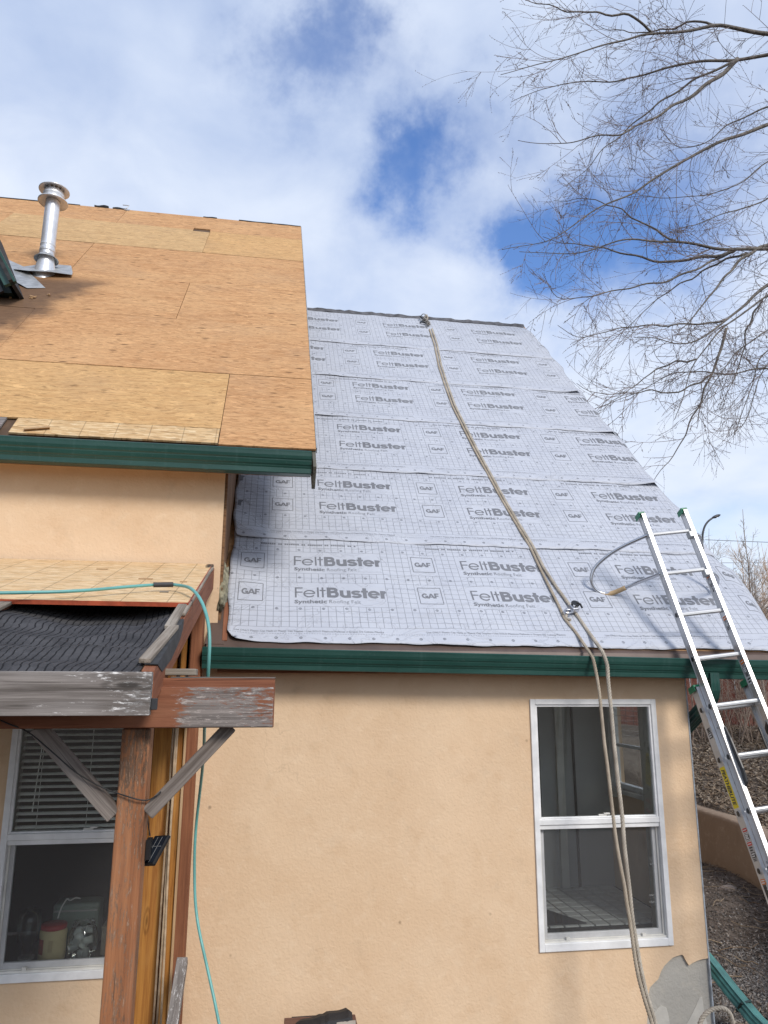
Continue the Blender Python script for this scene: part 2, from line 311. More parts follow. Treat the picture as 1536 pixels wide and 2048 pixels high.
# polylines of ropes, hose, wires and tree limbs (metres)
D_ = {"rope_a":[[2.005,8.855,4.559],[1.977,8.457,4.154],[1.905,7.956,3.644],[1.879,7.598,3.281],[1.858,7.159,2.834],[1.871,6.813,2.483],[1.884,6.502,2.167],[1.903,6.247,1.908],[1.923,5.96,1.616],[1.931,5.852,1.506],[1.957,5.618,1.268],[1.986,5.381,1.027],[1.985,5.228,0.872],[1.988,5.07,0.711],[1.994,4.901,0.539],[1.992,4.796,0.432],[2.027,4.694,0.328],[2.033,4.475,0.163],[2.042,4.459,0.062],[2.046,4.442,-0.046],[2.043,4.426,-0.143],[2.041,4.41,-0.259],[2.037,4.394,-0.35],[2.038,4.377,-0.45],[2.038,4.361,-0.563],[2.036,4.345,-0.669],[2.038,4.329,-0.822],[2.039,4.312,-0.911],[2.045,4.296,-1.009],[2.052,4.28,-1.099],[2.052,4.264,-1.189],[2.056,4.248,-1.272],[2.054,4.231,-1.342],[2.055,4.215,-1.452],[2.061,4.199,-1.543],[2.08,4.183,-1.643],[2.104,4.166,-1.747],[2.133,4.15,-1.886]],
"rope_b":[[2.043,8.875,4.579],[2.013,8.475,4.172],[1.939,7.971,3.66],[1.911,7.612,3.295],[1.888,7.171,2.846],[1.9,6.824,2.494],[1.911,6.512,2.176],[1.929,6.255,1.916],[1.948,5.967,1.623],[1.956,5.859,1.513],[1.98,5.624,1.274],[2.011,5.391,1.037],[2.016,5.187,0.83],[2.042,5.034,0.674],[2.073,4.902,0.541],[2.097,4.8,0.436],[2.118,4.688,0.323],[2.101,4.475,0.198],[2.118,4.459,0.115],[2.109,4.444,0.029],[2.106,4.428,-0.072],[2.103,4.413,-0.169],[2.099,4.397,-0.345],[2.098,4.382,-0.457],[2.095,4.366,-0.565],[2.094,4.351,-0.644],[2.092,4.335,-0.754],[2.086,4.32,-0.898],[2.084,4.304,-1.002],[2.085,4.289,-1.128],[2.081,4.273,-1.229],[2.079,4.258,-1.301],[2.082,4.242,-1.384],[2.087,4.227,-1.483],[2.099,4.211,-1.597],[2.133,4.196,-1.743],[2.171,4.18,-1.901]],
"rope_knot":[[1.985,8.825,4.571],[2.072,9.171,4.922]],
"grab":[[2.015,4.805,0.455],[2.068,4.835,0.486],[2.108,4.821,0.472]],
"coil":[[2.522,4.45,-1.912],[2.546,4.45,-1.863],[2.58,4.45,-1.83],[2.622,4.45,-1.812],[2.67,4.45,-1.807],[2.706,4.45,-1.816],[2.731,4.45,-1.843],[2.743,4.45,-1.885],[2.74,4.45,-1.938]],
"hose1":[[-1.196,3.285,0.355],[-1.09,3.311,0.362],[-0.981,3.338,0.37],[-0.868,3.366,0.378],[-0.752,3.436,0.397],[-0.634,3.537,0.426],[-0.521,3.621,0.449]],
"hose2":[[-0.435,3.642,0.455],[-0.396,3.625,0.45],[-0.342,3.5,0.426],[-0.302,3.42,0.39],[-0.272,3.37,0.345],[-0.249,3.33,0.292],[-0.234,3.3,0.242],[-0.225,3.28,0.188],[-0.224,3.27,0.136],[-0.226,3.3,0.021],[-0.244,3.5,-0.095],[-0.256,3.7,-0.213],[-0.267,3.9,-0.318],[-0.283,4.1,-0.432],[-0.306,4.3,-0.604],[-0.321,4.4,-0.745],[-0.322,4.4,-0.87],[-0.315,4.4,-0.994],[-0.304,4.38,-1.111],[-0.283,4.35,-1.211],[-0.257,4.3,-1.28],[-0.228,4.28,-1.367],[-0.2,4.25,-1.449],[-0.168,4.2,-1.532],[-0.143,4.18,-1.62],[-0.101,4.1,-1.722]],
"cord0":[[-0.458,4.5,-0.204],[-0.46,4.5,-0.413],[-0.462,4.5,-0.617],[-0.464,4.5,-0.816],[-0.466,4.5,-1.012],[-0.468,4.5,-1.203],[-0.469,4.5,-1.39],[-0.471,4.5,-1.573],[-0.473,4.5,-1.753]],
"cord1":[[-0.484,4.52,-0.205],[-0.486,4.52,-0.414],[-0.487,4.52,-0.619],[-0.488,4.52,-0.82],[-0.489,4.52,-1.016],[-0.49,4.52,-1.208],[-0.491,4.52,-1.395],[-0.492,4.52,-1.579],[-0.493,4.52,-1.759]],
"cord2":[[-0.469,4.48,-0.203],[-0.466,4.48,-0.411],[-0.463,4.48,-0.614],[-0.46,4.48,-0.813],[-0.457,4.48,-1.008],[-0.454,4.48,-1.198],[-0.451,4.48,-1.385],[-0.449,4.48,-1.567],[-0.446,4.48,-1.746]],
"wire":[[-0.8,2.565,-0.114],[-0.762,2.565,-0.132],[-0.736,2.58,-0.139],[-0.715,2.62,-0.163],[-0.642,2.62,-0.222],[-0.576,2.62,-0.278],[-0.496,2.62,-0.323],[-0.443,2.63,-0.345],[-0.424,2.62,-0.349],[-0.347,2.62,-0.373],[-0.326,2.63,-0.361],[-0.308,2.63,-0.342]],
"wire2":[[-0.366,2.74,-0.391],[-0.358,2.74,-0.437],[-0.354,2.74,-0.468],[-0.347,2.74,-0.495]],
"limbs":[["a",[[8.123,9.0,10.318],[7.66,8.909,10.232],[7.168,8.818,10.179],[6.666,8.727,10.054],[6.164,8.636,9.777],[5.683,8.545,9.561],[5.188,8.455,9.388],[4.829,8.364,9.11],[4.451,8.273,8.852],[3.898,8.182,8.536],[3.278,8.091,8.166],[2.802,8.0,7.87]],
0.045],["a2",[[5.542,8.75,9.752],[5.384,8.7,9.801],[5.248,8.65,9.906],[4.866,8.6,9.819],[4.574,8.55,9.747],[4.286,8.5,9.653],[3.941,8.45,9.578],[3.669,8.4,9.57],[3.4,8.35,9.56],[3.135,8.3,9.532]],
0.02],["a3",[[6.76,8.85,10.195],[6.558,8.957,10.359],[6.376,9.064,10.42],[6.105,9.171,10.323],[5.768,9.279,10.335],[5.467,9.386,10.382],[5.24,9.493,10.527],[5.009,9.6,10.68]],
0.018],["b",[[8.348,9.2,10.306],[7.929,9.283,10.238],[7.425,9.367,10.157],[6.833,9.45,10.075],[6.244,9.533,9.997],[5.948,9.617,9.88],[5.768,9.7,9.84],[5.669,9.783,9.923],[5.483,9.867,9.856],[5.081,9.95,9.893],[4.674,10.033,9.868],[4.264,10.117,9.821],[3.772,10.2,9.504]],
0.04],["b2",[[7.372,9.3,10.085],[7.055,9.218,9.716],[6.674,9.136,9.346],[6.269,9.055,8.981],[5.916,8.973,8.688],[5.535,8.891,8.342],[5.171,8.809,8.078],[4.851,8.727,7.825],[4.483,8.645,7.674],[4.06,8.564,7.465],[3.562,8.482,7.3],[3.173,8.4,7.232]],
0.034],["b3",[[7.372,9.3,10.085],[7.062,9.367,9.917],[6.716,9.433,9.744],[6.404,9.5,9.537],[6.093,9.567,9.312],[5.78,9.633,9.047],[5.467,9.7,8.746],[5.121,9.767,8.443],[4.807,9.833,8.032],[4.506,9.9,7.779]],
0.02],["c",[[7.957,9.0,8.771],[7.478,8.947,8.538],[7.037,8.893,8.292],[6.668,8.84,8.096],[6.229,8.787,7.789],[5.803,8.733,7.498],[5.489,8.68,7.244],[5.183,8.627,6.997],[4.884,8.573,6.738],[4.597,8.52,6.558],[4.315,8.467,6.352],[4.07,8.413,6.16],[3.77,8.36,5.919],[3.506,8.307,5.687],[3.196,8.253,5.53],[2.813,8.2,5.398]],
0.042],["c2",[[8.32,9.4,9.526],[7.961,9.475,9.378],[7.475,9.55,9.173],[7.248,9.625,9.044],[7.094,9.7,8.905],[6.899,9.775,8.741],[6.796,9.85,8.747],[6.543,9.925,8.774],[6.35,10.0,9.072]],
0.025],["d",[[7.935,9.2,6.654],[7.371,9.146,6.508],[7.023,9.092,6.403],[6.74,9.038,6.323],[6.397,8.985,6.272],[6.067,8.931,6.282],[5.675,8.877,6.264],[5.351,8.823,6.206],[5.002,8.769,6.157],[4.655,8.715,6.038],[4.313,8.662,5.871],[3.98,8.608,5.724],[3.6,8.554,5.653],[3.144,8.5,5.603]],
0.045],["d2",[[6.785,9.1,6.359],[6.531,9.188,6.308],[6.209,9.275,6.276],[5.782,9.363,6.224],[5.432,9.45,6.305],[5.151,9.537,6.464],[4.929,9.625,6.546],[4.5,9.713,6.62],[4.037,9.8,6.735]],
0.026],["d3",[[5.69,8.9,6.28],[5.477,8.957,6.447],[5.354,9.014,6.556],[5.2,9.071,6.698],[4.917,9.129,6.913],[4.627,9.186,7.06],[4.326,9.243,7.065],[4.022,9.3,7.018]],
0.014],["e",[[7.51,9.2,6.645],[6.987,9.1,6.335],[6.646,9.0,6.017],[6.31,8.9,5.651],[6.019,8.8,5.314],[5.668,8.7,4.926],[5.33,8.6,4.559]],
0.03],["e2",[[6.953,9.1,6.342],[6.614,9.171,6.237],[6.374,9.243,6.1],[6.133,9.314,5.946],[5.823,9.386,5.786],[5.507,9.457,5.523],[5.331,9.529,5.341],[5.083,9.6,5.087]],
0.016],["e3",[[6.643,9.1,6.3],[6.289,9.056,6.083],[5.91,9.011,5.85],[5.379,8.967,5.608],[4.903,8.922,5.474],[4.562,8.878,5.353],[4.166,8.833,5.182],[3.814,8.789,5.126],[3.654,8.744,5.227],[3.529,8.7,5.438]],
0.017],["f",[[7.754,9.3,6.207],[7.349,9.218,5.9],[7.014,9.136,5.665],[6.758,9.055,5.399],[6.515,8.973,5.21],[6.277,8.891,5.025],[6.014,8.809,4.801],[5.817,8.727,4.661],[5.627,8.645,4.56],[5.316,8.564,4.484],[4.971,8.482,4.506],[4.627,8.4,4.438]],
0.045],["f2",[[7.525,9.2,5.921],[7.279,9.156,5.699],[6.975,9.111,5.476],[6.635,9.067,5.227],[6.419,9.022,5.048],[6.118,8.978,4.784],[5.872,8.933,4.477],[5.68,8.889,4.13],[5.518,8.844,3.793],[5.36,8.8,3.465]],
0.026],["f3",[[6.501,9.1,5.08],[6.374,9.088,4.748],[6.155,9.075,4.294],[5.982,9.062,3.987],[5.775,9.05,3.58],[5.614,9.037,3.337],[5.51,9.025,3.125],[5.276,9.012,2.886],[5.1,9.0,2.678]],
0.02],["g",[[7.85,9.6,5.22],[7.482,9.55,5.05],[7.246,9.5,4.751],[7.055,9.45,4.406],[6.928,9.4,4.101],[6.747,9.35,3.799],[6.57,9.3,3.505]],
0.018],["h",[[7.984,9.6,4.879],[7.612,9.533,4.678],[7.374,9.467,4.661],[6.926,9.4,4.571],[6.584,9.333,4.435],[6.127,9.267,4.455],[5.671,9.2,4.367],[5.237,9.133,4.096],[4.768,9.067,3.856],[4.366,9.0,3.652]],
0.018],["i",[[8.283,9.5,8.094],[7.7,9.417,7.6],[7.334,9.333,7.332],[6.943,9.25,7.193],[6.512,9.167,6.908],[6.033,9.083,6.694],[5.599,9.0,6.454]],
0.02],["k",[[7.806,9.5,5.461],[7.3,9.417,5.203],[6.861,9.333,4.9],[6.481,9.25,4.501],[6.168,9.167,4.12],[5.95,9.083,3.81],[5.791,9.0,3.512]],
0.016],["l",[[7.982,9.8,5.087],[7.598,9.72,4.904],[7.285,9.64,4.501],[7.091,9.56,4.062],[6.885,9.48,3.746],[6.613,9.4,3.541]],
0.014],["m",[[6.534,9.0,5.217],[6.1,8.914,4.994],[5.642,8.829,4.94],[5.189,8.743,4.806],[4.782,8.657,4.755],[4.327,8.571,4.573],[3.985,8.486,4.403],[3.596,8.4,4.502]],
0.014],["n",[[5.913,9.0,4.484],[5.512,8.92,4.392],[5.14,8.84,4.199],[4.768,8.76,3.886],[4.413,8.68,3.633],[4.169,8.6,3.442]],
0.012],["o",[[7.433,9.5,5.813],[7.118,9.46,5.383],[6.983,9.42,4.95],[6.793,9.38,4.525],[6.558,9.34,4.162],[6.396,9.3,3.92]],
0.015],["p",[[6.172,9.1,4.306],[5.804,9.017,4.087],[5.424,8.933,3.898],[5.122,8.85,3.921],[4.766,8.767,3.814],[4.225,8.683,3.72],[3.904,8.6,3.811]],
0.012],["j",[[8.257,9.3,8.48],[7.758,9.386,8.251],[7.432,9.471,7.969],[7.064,9.557,7.759],[6.637,9.643,7.656],[6.253,9.729,7.635],[5.878,9.814,7.728],[5.524,9.9,7.671]],
0.016]]}
M_STUCCO = stucco('stucco_tan', (.68, .483, .310), (.715, .525, .350), (.60, .405, .245), .0024)
M_BASE = stucco('stucco_grey_base', (.40, .375, .33), (.46, .435, .385), (.31, .29, .255), .003)
M_WHITE = plain('white_vinyl', (.76, .755, .745), .38, var=.10, scale=7)
M_VINYL_OLD = plain('old_vinyl', (.62, .60, .55), .45, var=.12, scale=6)
def green_paint():
    m, t = mat('green_gutter_paint'); v = tco(t); a = t.noise(t.mapv(v, (1.5, 6, 6)), 1.0, 5, .65); b = t.noise(t.mapv(v, (26, 5, 2)), 1.0, 4, .6); d = t.noise(v, 60, 3)
    c = t.mix(t.smooth(a, .3, .7), (.009, .050, .040), (.015, .072, .057)); c = t.mix(t.m('MULTIPLY', t.smooth(b, .55, .75), .28), c, (.055, .115, .10)); c = t.mix(t.m('MULTIPLY', t.smooth(d, .60, .70), .15), c, (.12, .14, .125))
    finish(t, c, t.m('ADD', .24, t.m('MULTIPLY', a, .25)), 0, t.noise(t.mapv(v, (3, 8, 8)), 1.0, 3), .004, .6, spec=.6); return m
M_GREEN = green_paint()
M_GREEN_D = plain('dark_green_trim', (.012, .030, .024), .45, var=.2, scale=4)
M_BROWN_METAL = plain('brown_flashing_metal', (.115, .080, .066), .38, .15, var=.18, scale=5)
M_GALV = plain('galvanised_steel', (.74, .75, .77), .36, .55, var=.10, scale=9)
M_GALV_D = plain('dull_galvanised_steel', (.46, .47, .47), .5, .6, var=.22, scale=12)
M_ALU = plain('ladder_aluminium', (.60, .60, .60), .38, .70, var=.09, scale=6)
M_ALU_D = plain('ladder_aluminium_web', (.52, .52, .52), .42, .65, var=.12, scale=5)
M_BLACK = plain('black_plastic', (.012, .012, .013), .4, var=.2)
M_BLACK_M = plain('black_felt_paper', (.016, .016, .018), .75, var=.35, scale=9, bscale=30, bdist=.003)
M_CAPGREEN = plain('green_plastic', (.010, .18, .085), .4, var=.1)
M_STEEL = plain('steel_tube', (.50, .51, .54), .26, .85, var=.12, scale=5)
M_TANRUB = plain('tan_rubber', (.44, .31, .17), .7, var=.15)
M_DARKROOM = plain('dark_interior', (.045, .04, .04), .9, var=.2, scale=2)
M_INTWALL = plain('grey_interior_wall', (.40, .40, .39), .8, var=.06, scale=2)
M_TILE = plain('grey_floor_tile', (.78, .77, .76), .35, var=.10, scale=9)
M_GROUT = plain('dark_grout', (.02, .02, .02), .9)
M_BLIND = plain('blind_slat_cream', (.80, .79, .75), .5, var=.05)
M_BOARDROOF = plain('roof_deck_dark', (.10, .06, .035), .9, var=.3)
M_PLY_RED = plywood('plywood_red', (.575, .330, .158), (.435, .225, .098), (.61, .375, .185), .8)
M_PLY_YEL = plywood('plywood_yellow', (.60, .375, .168), (.475, .27, .112), (.575, .345, .160), .6)
M_PLY_PALE = plywood('plywood_pale', (.58, .385, .19), (.47, .29, .135), (.54, .345, .165), .3)
M_OSB = osb('osb_strand_board', (.64, .44, .23), (.48, .30, .14), (.72, .55, .33), (.205, .205))
M_OSB2 = osb('osb_sheathing', (.74, .52, .29), (.57, .37, .185), (.82, .64, .41), (.02, .196))
M_REDEDGE = plain('red_painted_edge', (.40, .075, .030), .6, var=.3, scale=12)
M_STAIN = timber('red_stained_wood', (.26, .102, .054), (.18, .066, .035), (.33, .15, .085))
M_STAIN_W = timber('worn_red_stain', (.27, .095, .045), (.19, .062, .030), (.34, .14, .075), (.27, .245, .225), .62, (1.62, 2.02, 1.5))
M_POST = timber('worn_post', (.37, .160, .072), (.235, .092, .042), (.50, .27, .15), (.19, .118, .078), .42)
M_AMBER = timber('amber_stained_wood', (.46, .205, .045), (.27, .100, .022), (.58, .31, .095))
M_RUST = timber('rust_stained_wood', (.29, .115, .055), (.185, .068, .034), (.37, .175, .09))
M_PALEWOOD = timber('pale_planed_edge', (.50, .33, .18), (.38, .23, .12), (.58, .42, .26), knots=False)
M_GREYWOOD = timber('weathered_grey_wood', (.26, .23, .21), (.10, .085, .075), (.38, .35, .33), (.40, .385, .37), .30, rough=.85)
M_GREYWOOD2 = timber('weathered_lath', (.33, .285, .235), (.16, .13, .10), (.44, .40, .34), (.10, .085, .07), -.05, knots=False, rough=.85)
M_BRACE = timber('weathered_brace', (.25, .215, .19), (.11, .088, .075), (.38, .345, .315), (.30, .16, .105), -.12, rough=.85)
M_SHEATH = timber('bare_sheathing_wood', (.22, .115, .055), (.105, .052, .025), (.30, .18, .095))
M_FENCE = timber('red_fence_board', (.16, .052, .036), (.10, .032, .024), (.21, .085, .06))
M_PRINT = plain('grey_felt_print', (.165, .170, .187), .6, var=.06, scale=3)
M_PRINT_L = plain('light_grey_felt_print', (.185, .19, .205), .6, var=.06, scale=3)

# roofing underlayment: printed 2-inch grid, nail marks, dashed line; logos are lettering meshes of their own
PER = 1.203; CELL = PER / 24
def felt_material():
    m, t = mat('felt_underlayment'); v = tco(t); sp = t.n('ShaderNodeSeparateXYZ', {0: v}); x, y = sp.outputs[0], sp.outputs[1]
    wob = t.n('ShaderNodeTexNoise', {'Vector': v, 'Scale': 5.0, 'Detail': 3.0}).outputs['Fac']; wob = t.m('MULTIPLY', t.m('SUBTRACT', wob, .5), .012)
    xg, yg = x, t.m('ADD', y, wob)
    def line(c, o, period, half):
        q = t.m('ABSOLUTE', t.m('SUBTRACT', t.m('FRACT', t.m('ADD', t.m('DIVIDE', t.m('SUBTRACT', c, o), period), .5)), .5)); return t.m('LESS_THAN', q, half / period)
    lx = line(xg, .004, CELL, .0019); ly = line(yg, .1508, CELL, .0017)
    inband = t.m('MULTIPLY', t.m('GREATER_THAN', yg, .149), t.m('LESS_THAN', yg, 1.155))
    xm = t.m('SUBTRACT', t.m('MULTIPLY', t.m('FRACT', t.m('DIVIDE', t.m('ADD', x, .30), PER)), PER), .30)      # -0.30 .. 0.903
    def rng(c, a, b): return t.m('MULTIPLY', t.m('GREATER_THAN', c, a), t.m('LESS_THAN', c, b))
    rows = t.m('MAXIMUM', rng(yg, .3535, .5985), rng(yg, .7045, .9495)); rows2 = t.m('MAXIMUM', rng(yg, .3535, .5985), rng(yg, .7045, .9495))
    blank = t.m('MAXIMUM', t.m('MULTIPLY', rng(xm, -.1945, .0025), rows), t.m('MULTIPLY', rng(xm, .1565, .8025), rows2))
    grid = t.m('MULTIPLY', t.m('MULTIPLY', t.m('MAXIMUM', lx, ly), inband), t.m('SUBTRACT', 1.0, blank))
    # nail marks
    mx = t.m('SUBTRACT', t.m('MULTIPLY', t.m('FRACT', t.m('DIVIDE', t.m('ADD', x, .076 + .0752), .1504)), .1504), .0752)
    marks = None
    for yy in (.050, .3300, .6540, .9750):
        my = t.m('SUBTRACT', y, yy); d = t.m('SQRT', t.m('ADD', t.m('MULTIPLY', mx, mx), t.m('MULTIPLY', my, my)))
        ring = t.m('LESS_THAN', t.m('ABSOLUTE', t.m('SUBTRACT', d, .0085)), .0019); bar = t.m('MULTIPLY', t.m('LESS_THAN', t.m('ABSOLUTE', mx), .002), t.m('LESS_THAN', t.m('ABSOLUTE', my), .0075))
        k = t.m('MAXIMUM', ring, bar); marks = k if marks is None else t.m('MAXIMUM', marks, k)
    dash = t.m('MULTIPLY', t.m('LESS_THAN', t.m('ABSOLUTE', t.m('SUBTRACT', y, .089)), .0017), t.m('LESS_THAN', t.m('FRACT', t.m('MULTIPLY', x, 62.0)), .58))
    ink = t.m('MAXIMUM', t.m('MULTIPLY', grid, .62), t.m('MAXIMUM', t.m('MULTIPLY', marks, .95), t.m('MULTIPLY', dash, .8)))
    n = t.noise(v, 2.2, 5, .6); n2 = t.noise(v, 30, 4, .6); dirt = t.noise(t.mapv(t.vm('ADD', v, rnd(t)), (1, 1, 1)), 3.3, 6, .65)
    c = t.mix(t.smooth(n, .3, .7), (.455, .475, .53), (.50, .52, .57)); c = t.mix(t.m('MULTIPLY', t.smooth(dirt, .60, .78), .35), c, (.30, .285, .26)); c = t.mix(t.m('MULTIPLY', t.smooth(n2, .66, .76), .12), c, (.25, .24, .23))
    c = t.mix(ink, c, (.095, .10, .115))
    wr = t.noise(t.mapv(v, (1.0, 2.4, 1)), 4.5, 4, .55, .9); cr_ = t.m('ABSOLUTE', t.m('SUBTRACT', t.noise(t.mapv(t.vm('ADD', v, rnd(t)), (1, 1.5, 1)), 3.2, 4, .6, 1.2), .5)); h = t.m('ADD', t.m('ADD', t.m('MULTIPLY', wr, 1.0), t.m('MULTIPLY', t.smooth(cr_, .03, .0), .22)), t.m('MULTIPLY', n2, .08)); sc_ = t.noise(t.mapv(v, (3, 9, 1)), 3.0, 5, .7); c = t.mix(t.m('MULTIPLY', t.smooth(sc_, .62, .74), .16), c, (.22, .215, .21))
    finish(t, c, .50, 0, h, .013, .85, spec=.35); return m
M_FELT = felt_material()

def glass_material(name, tint, refl=1.0):
    m, t = mat(name)
    f = t.n('ShaderNodeFresnel', {0: 1.5}).outputs[0]; f = t.m('MULTIPLY', t.m('ADD', f, .03), refl, clamp=True)
    bmp = t.n('ShaderNodeBump', {'Height': t.noise(tco(t), 2.5, 2), 'Distance': .004, 'Strength': .25}).outputs[0]
    g = t.n('ShaderNodeBsdfGlossy', {'Color': (1, 1, 1, 1), 'Roughness': .015, 'Normal': bmp}); tr = t.n('ShaderNodeBsdfTransparent', {0: tuple(tint) + (1,)})
    t.n('ShaderNodeOutputMaterial', {0: t.n('ShaderNodeMixShader', {0: f, 1: tr, 2: g})}); return m
M_GLASS2 = glass_material('side_window_glass', (.98, .99, .985), .25)
M_GLASS = glass_material('window_glass', (.965, .985, .975), .85)
def screen_material():
    m, t = mat('insect_screen_mesh'); v = tco(t); sp = t.n('ShaderNodeSeparateXYZ', {0: v})
    tr = t.n('ShaderNodeBsdfTransparent', {0: (1, 1, 1, 1)}); d = t.n('ShaderNodeBsdfDiffuse', {0: (.15, .147, .15, 1)})
    t.n('ShaderNodeOutputMaterial', {0: t.n('ShaderNodeMixShader', {0: .26, 1: tr, 2: d})}); return m
M_SCREEN = screen_material()

# ------------------------------------------------------------------ terrain
GZ = -2.1
def wall_x(y):          # line of the curved retaining wall (its exposed face)
    q = np.clip(8.3 - np.asarray(y, float), 0, 3.5); return 5.38 - .17 * q - .09 * q * q
def ground_h(x, y):
    x = np.asarray(x, float); y = np.asarray(y, float)
    bed = np.clip((x - wall_x(y) - .08) / .10, 0, 1) * np.clip((y - 3.5) / .5, 0, 1) * np.clip((40 - x) / 10, 0, 1)
    up = .55 + .125 * np.clip(y - 8.6, 0, 7.5) - .05 * np.clip(8.6 - y, 0, 4)
    s = np.sin(x * 3.1 + y * 1.7) * .018 + np.sin(x * 7.3 - y * 5.1) * .010 + np.sin(x * 1.1 + 2) * np.cos(y * .9) * .03
    far = np.clip((y - 17) / 40., 0, 1) * -1.0
    return GZ + bed * up + s * np.clip(np.hypot(x, y - 1) - .2, 0, 1) + far * bed
def ground_mat():
    m, t = mat('bare_earth'); v = tco(t)
    a = t.noise(v, 1.6, 6, .65); b = t.noise(v, 16, 6, .7); cc = t.n('ShaderNodeTexVoronoi', {'Vector': v, 'Scale': 46.0}).outputs['Distance']
    c = t.mix(t.smooth(a, .35, .68), (.085, .066, .052), (.15, .12, .098)); c = t.mix(t.smooth(b, .40, .72), c, (.20, .165, .135)); c = t.mix(t.m('MULTIPLY', t.smooth(b, .50, .30), .6), c, (.045, .034, .028))
    c = t.mix(t.m('MULTIPLY', t.smooth(cc, .35, .1), .35), c, (.24, .21, .185))
    finish(t, c, .95, 0, t.m('ADD', b, t.m('MULTIPLY', cc, -.5)), .03, spec=.1); return m
M_EARTH = ground_mat()
def make_ground():
    xs = np.r_[-260, -120, -60, -30, -14, np.arange(-8, 2.8, .8), np.arange(2.8, 9.5, .11), np.arange(9.6, 16, .6), 20, 30, 60, 120, 260]
    ys = np.r_[-260, -120, -60, -30, -14, np.arange(-8, 2.4, .8), np.arange(2.6, 12, .11), np.arange(12.2, 18, .5), 22, 30, 45, 70, 130, 300]
    X, Y = np.meshgrid(xs, ys); Z = ground_h(X, Y)
    inside = (X > -7) & (X < 2.82) & (Y > 4.7) & (Y < 14); Z = np.where(inside, GZ - .05, Z)
    v = np.stack([X, Y, Z], -1).reshape(-1, 3); nx = len(xs); ny = len(ys)
    I = (np.arange(ny - 1)[:, None] * nx + np.arange(nx - 1)[None, :]).ravel()
    f = np.stack([I, I + 1, I + 1 + nx, I + nx], 1)
    o = obj('ground', (v, f), M_EARTH, M=Matrix.Identity(4), smooth=True); meta(o, 'bare brown earth and leaf-strewn slope around the house', 'ground', kind='structure')
make_ground()

# ------------------------------------------------------------------ house
A = 0.79359; CA, SA = cos(A), sin(A)
YE = 4.62; ZL, ZU = 0.225, 1.480           # eave line of the lower and the upper roof
XI = Vector((1, 0, 0)); US = Vector((0, CA, SA)); NS = Vector((0, -SA, CA))
def rl(x, s, h=0.0): return Vector((x, YE + s * CA - h * SA, ZL + s * SA + h * CA))
def ru(x, s, h=0.0): return Vector((x, YE + s * CA - h * SA, ZU + s * SA + h * CA))
def rframe(o): return frame(o, XI, US, NS)
YW = 4.75; XR = 2.80; XS = -0.285          # front wall plane, right corner, side wall of the tall block
house = thing('house', (0.0, YW, GZ), 'tan stucco house with stripped plywood upper roof and grey felt covered lower roof', 'house')
H = house

# --- walls
W2 = (1.706, 2.572, -1.568, -.094)         # right window opening
W1 = (-1.405, -.540, -1.578, -.094)        # left window behind the porch post
patch = [(2.362, -2.16), (2.362, -2.011), (2.372, -1.95), (2.383, -1.894), (2.388, -1.84), (2.399, -1.796), (2.43, -1.772), (2.459, -1.752), (2.48, -1.712), (2.505, -1.681), (2.54, -1.655), (2.565, -1.639), (2.60, -1.63), (2.628, -1.625), (2.638, -1.635), (2.646, -1.653), (2.660, -1.676), (2.667, -1.688), (2.69, -1.676), (2.726, -1.664), (2.76, -1.657), (2.80, -1.654)]
outer = [(-4.6, -2.16)] + patch + [(XR, .10), (XS, .10), (XS, 1.345), (-4.6, 1.345)]
def rect(a, b, c, d, g=0.0): return [(a + g, c + g), (b - g, c + g), (b - g, d - g), (a + g, d - g)]
MW = frame((0, YW + .014, 0), (1, 0, 0), (0, 0, 1), (0, -1, 0))
wall = obj('front_wall', flat_poly(outer, [rect(*W1, g=.02), rect(*W2, g=.02)], .014), M_STUCCO, H, M=MW, local=True)
inner = [(-4.6, -2.16), (XR, -2.16), (XR, .10), (XS, .10), (XS, 1.345), (-4.6, 1.345)]
obj('base_coat', flat_poly(inner, [rect(*W1, g=.02), rect(*W2, g=.02)], .19), M_BASE, wall, M=frame((0, YW + .206, 0), (1, 0, 0), (0, 0, 1), (0, -1, 0)), local=True)
smoothp_poly = [(2.40, -2.15), (2.40, -1.99), (2.43, -1.93), (2.47, -1.90), (2.505, -1.915), (2.515, -1.96), (2.52, -2.02), (2.56, -2.035), (2.61, -2.03), (2.645, -1.99), (2.69, -1.93), (2.725, -1.875), (2.745, -1.87), (2.75, -1.95), (2.77, -2.05), (2.775, -2.15)]
obj('smooth_render_patch', flat_poly(smoothp_poly, [], .004), plain('smooth_render', (.54, .51, .45), .85, var=.1, scale=7, bscale=60), wall, M=frame((0, YW + .016, 0), (1, 0, 0), (0, 0, 1), (0, -1, 0)), local=True)
obj('corner_bead', box(XR - .001, XR + .007, YW - .004, YW + .02, -2.16, .08), plain('zinc_bead', (.42, .46, .50), .5, .3, var=.3, scale=14), H)
# right gable wall with its side window opening (seen through the front window)
gw = obj('gable_wall', flat_poly([(YW + .02, -2.16), (13.6, -2.16), (13.6, .1), (9.2, 4.70), (YW + .02, .22)], [rect(5.02, 5.72, -.76, .02)], .06), M_STUCCO, H, M=frame((XR - .06, 0, 0), (0, 1, 0), (0, 0, 1), (1, 0, 0)), local=True)
# tall block: its side wall in bare sheathing boards, meeting the lower roof
for i in range(34):
    y0 = YW + .10 + i * .142
    hi = min(1.30 + (y0 - YE) * 1.0, 5.8)
    board('sheathing_board', (XS + .004, y0 + .07, .12 + max(0, (y0 - 5.0) * .95)), (XS + .004, y0 + .07, hi), (0, 1, 0), .139, .02, M_SHEATH, H, bevel=.002)
obj('corner_post', box(XS - .06, XS + .018, YW + .016, YW + .098, .10, 1.36), M_SHEATH, H, bevel=.004)
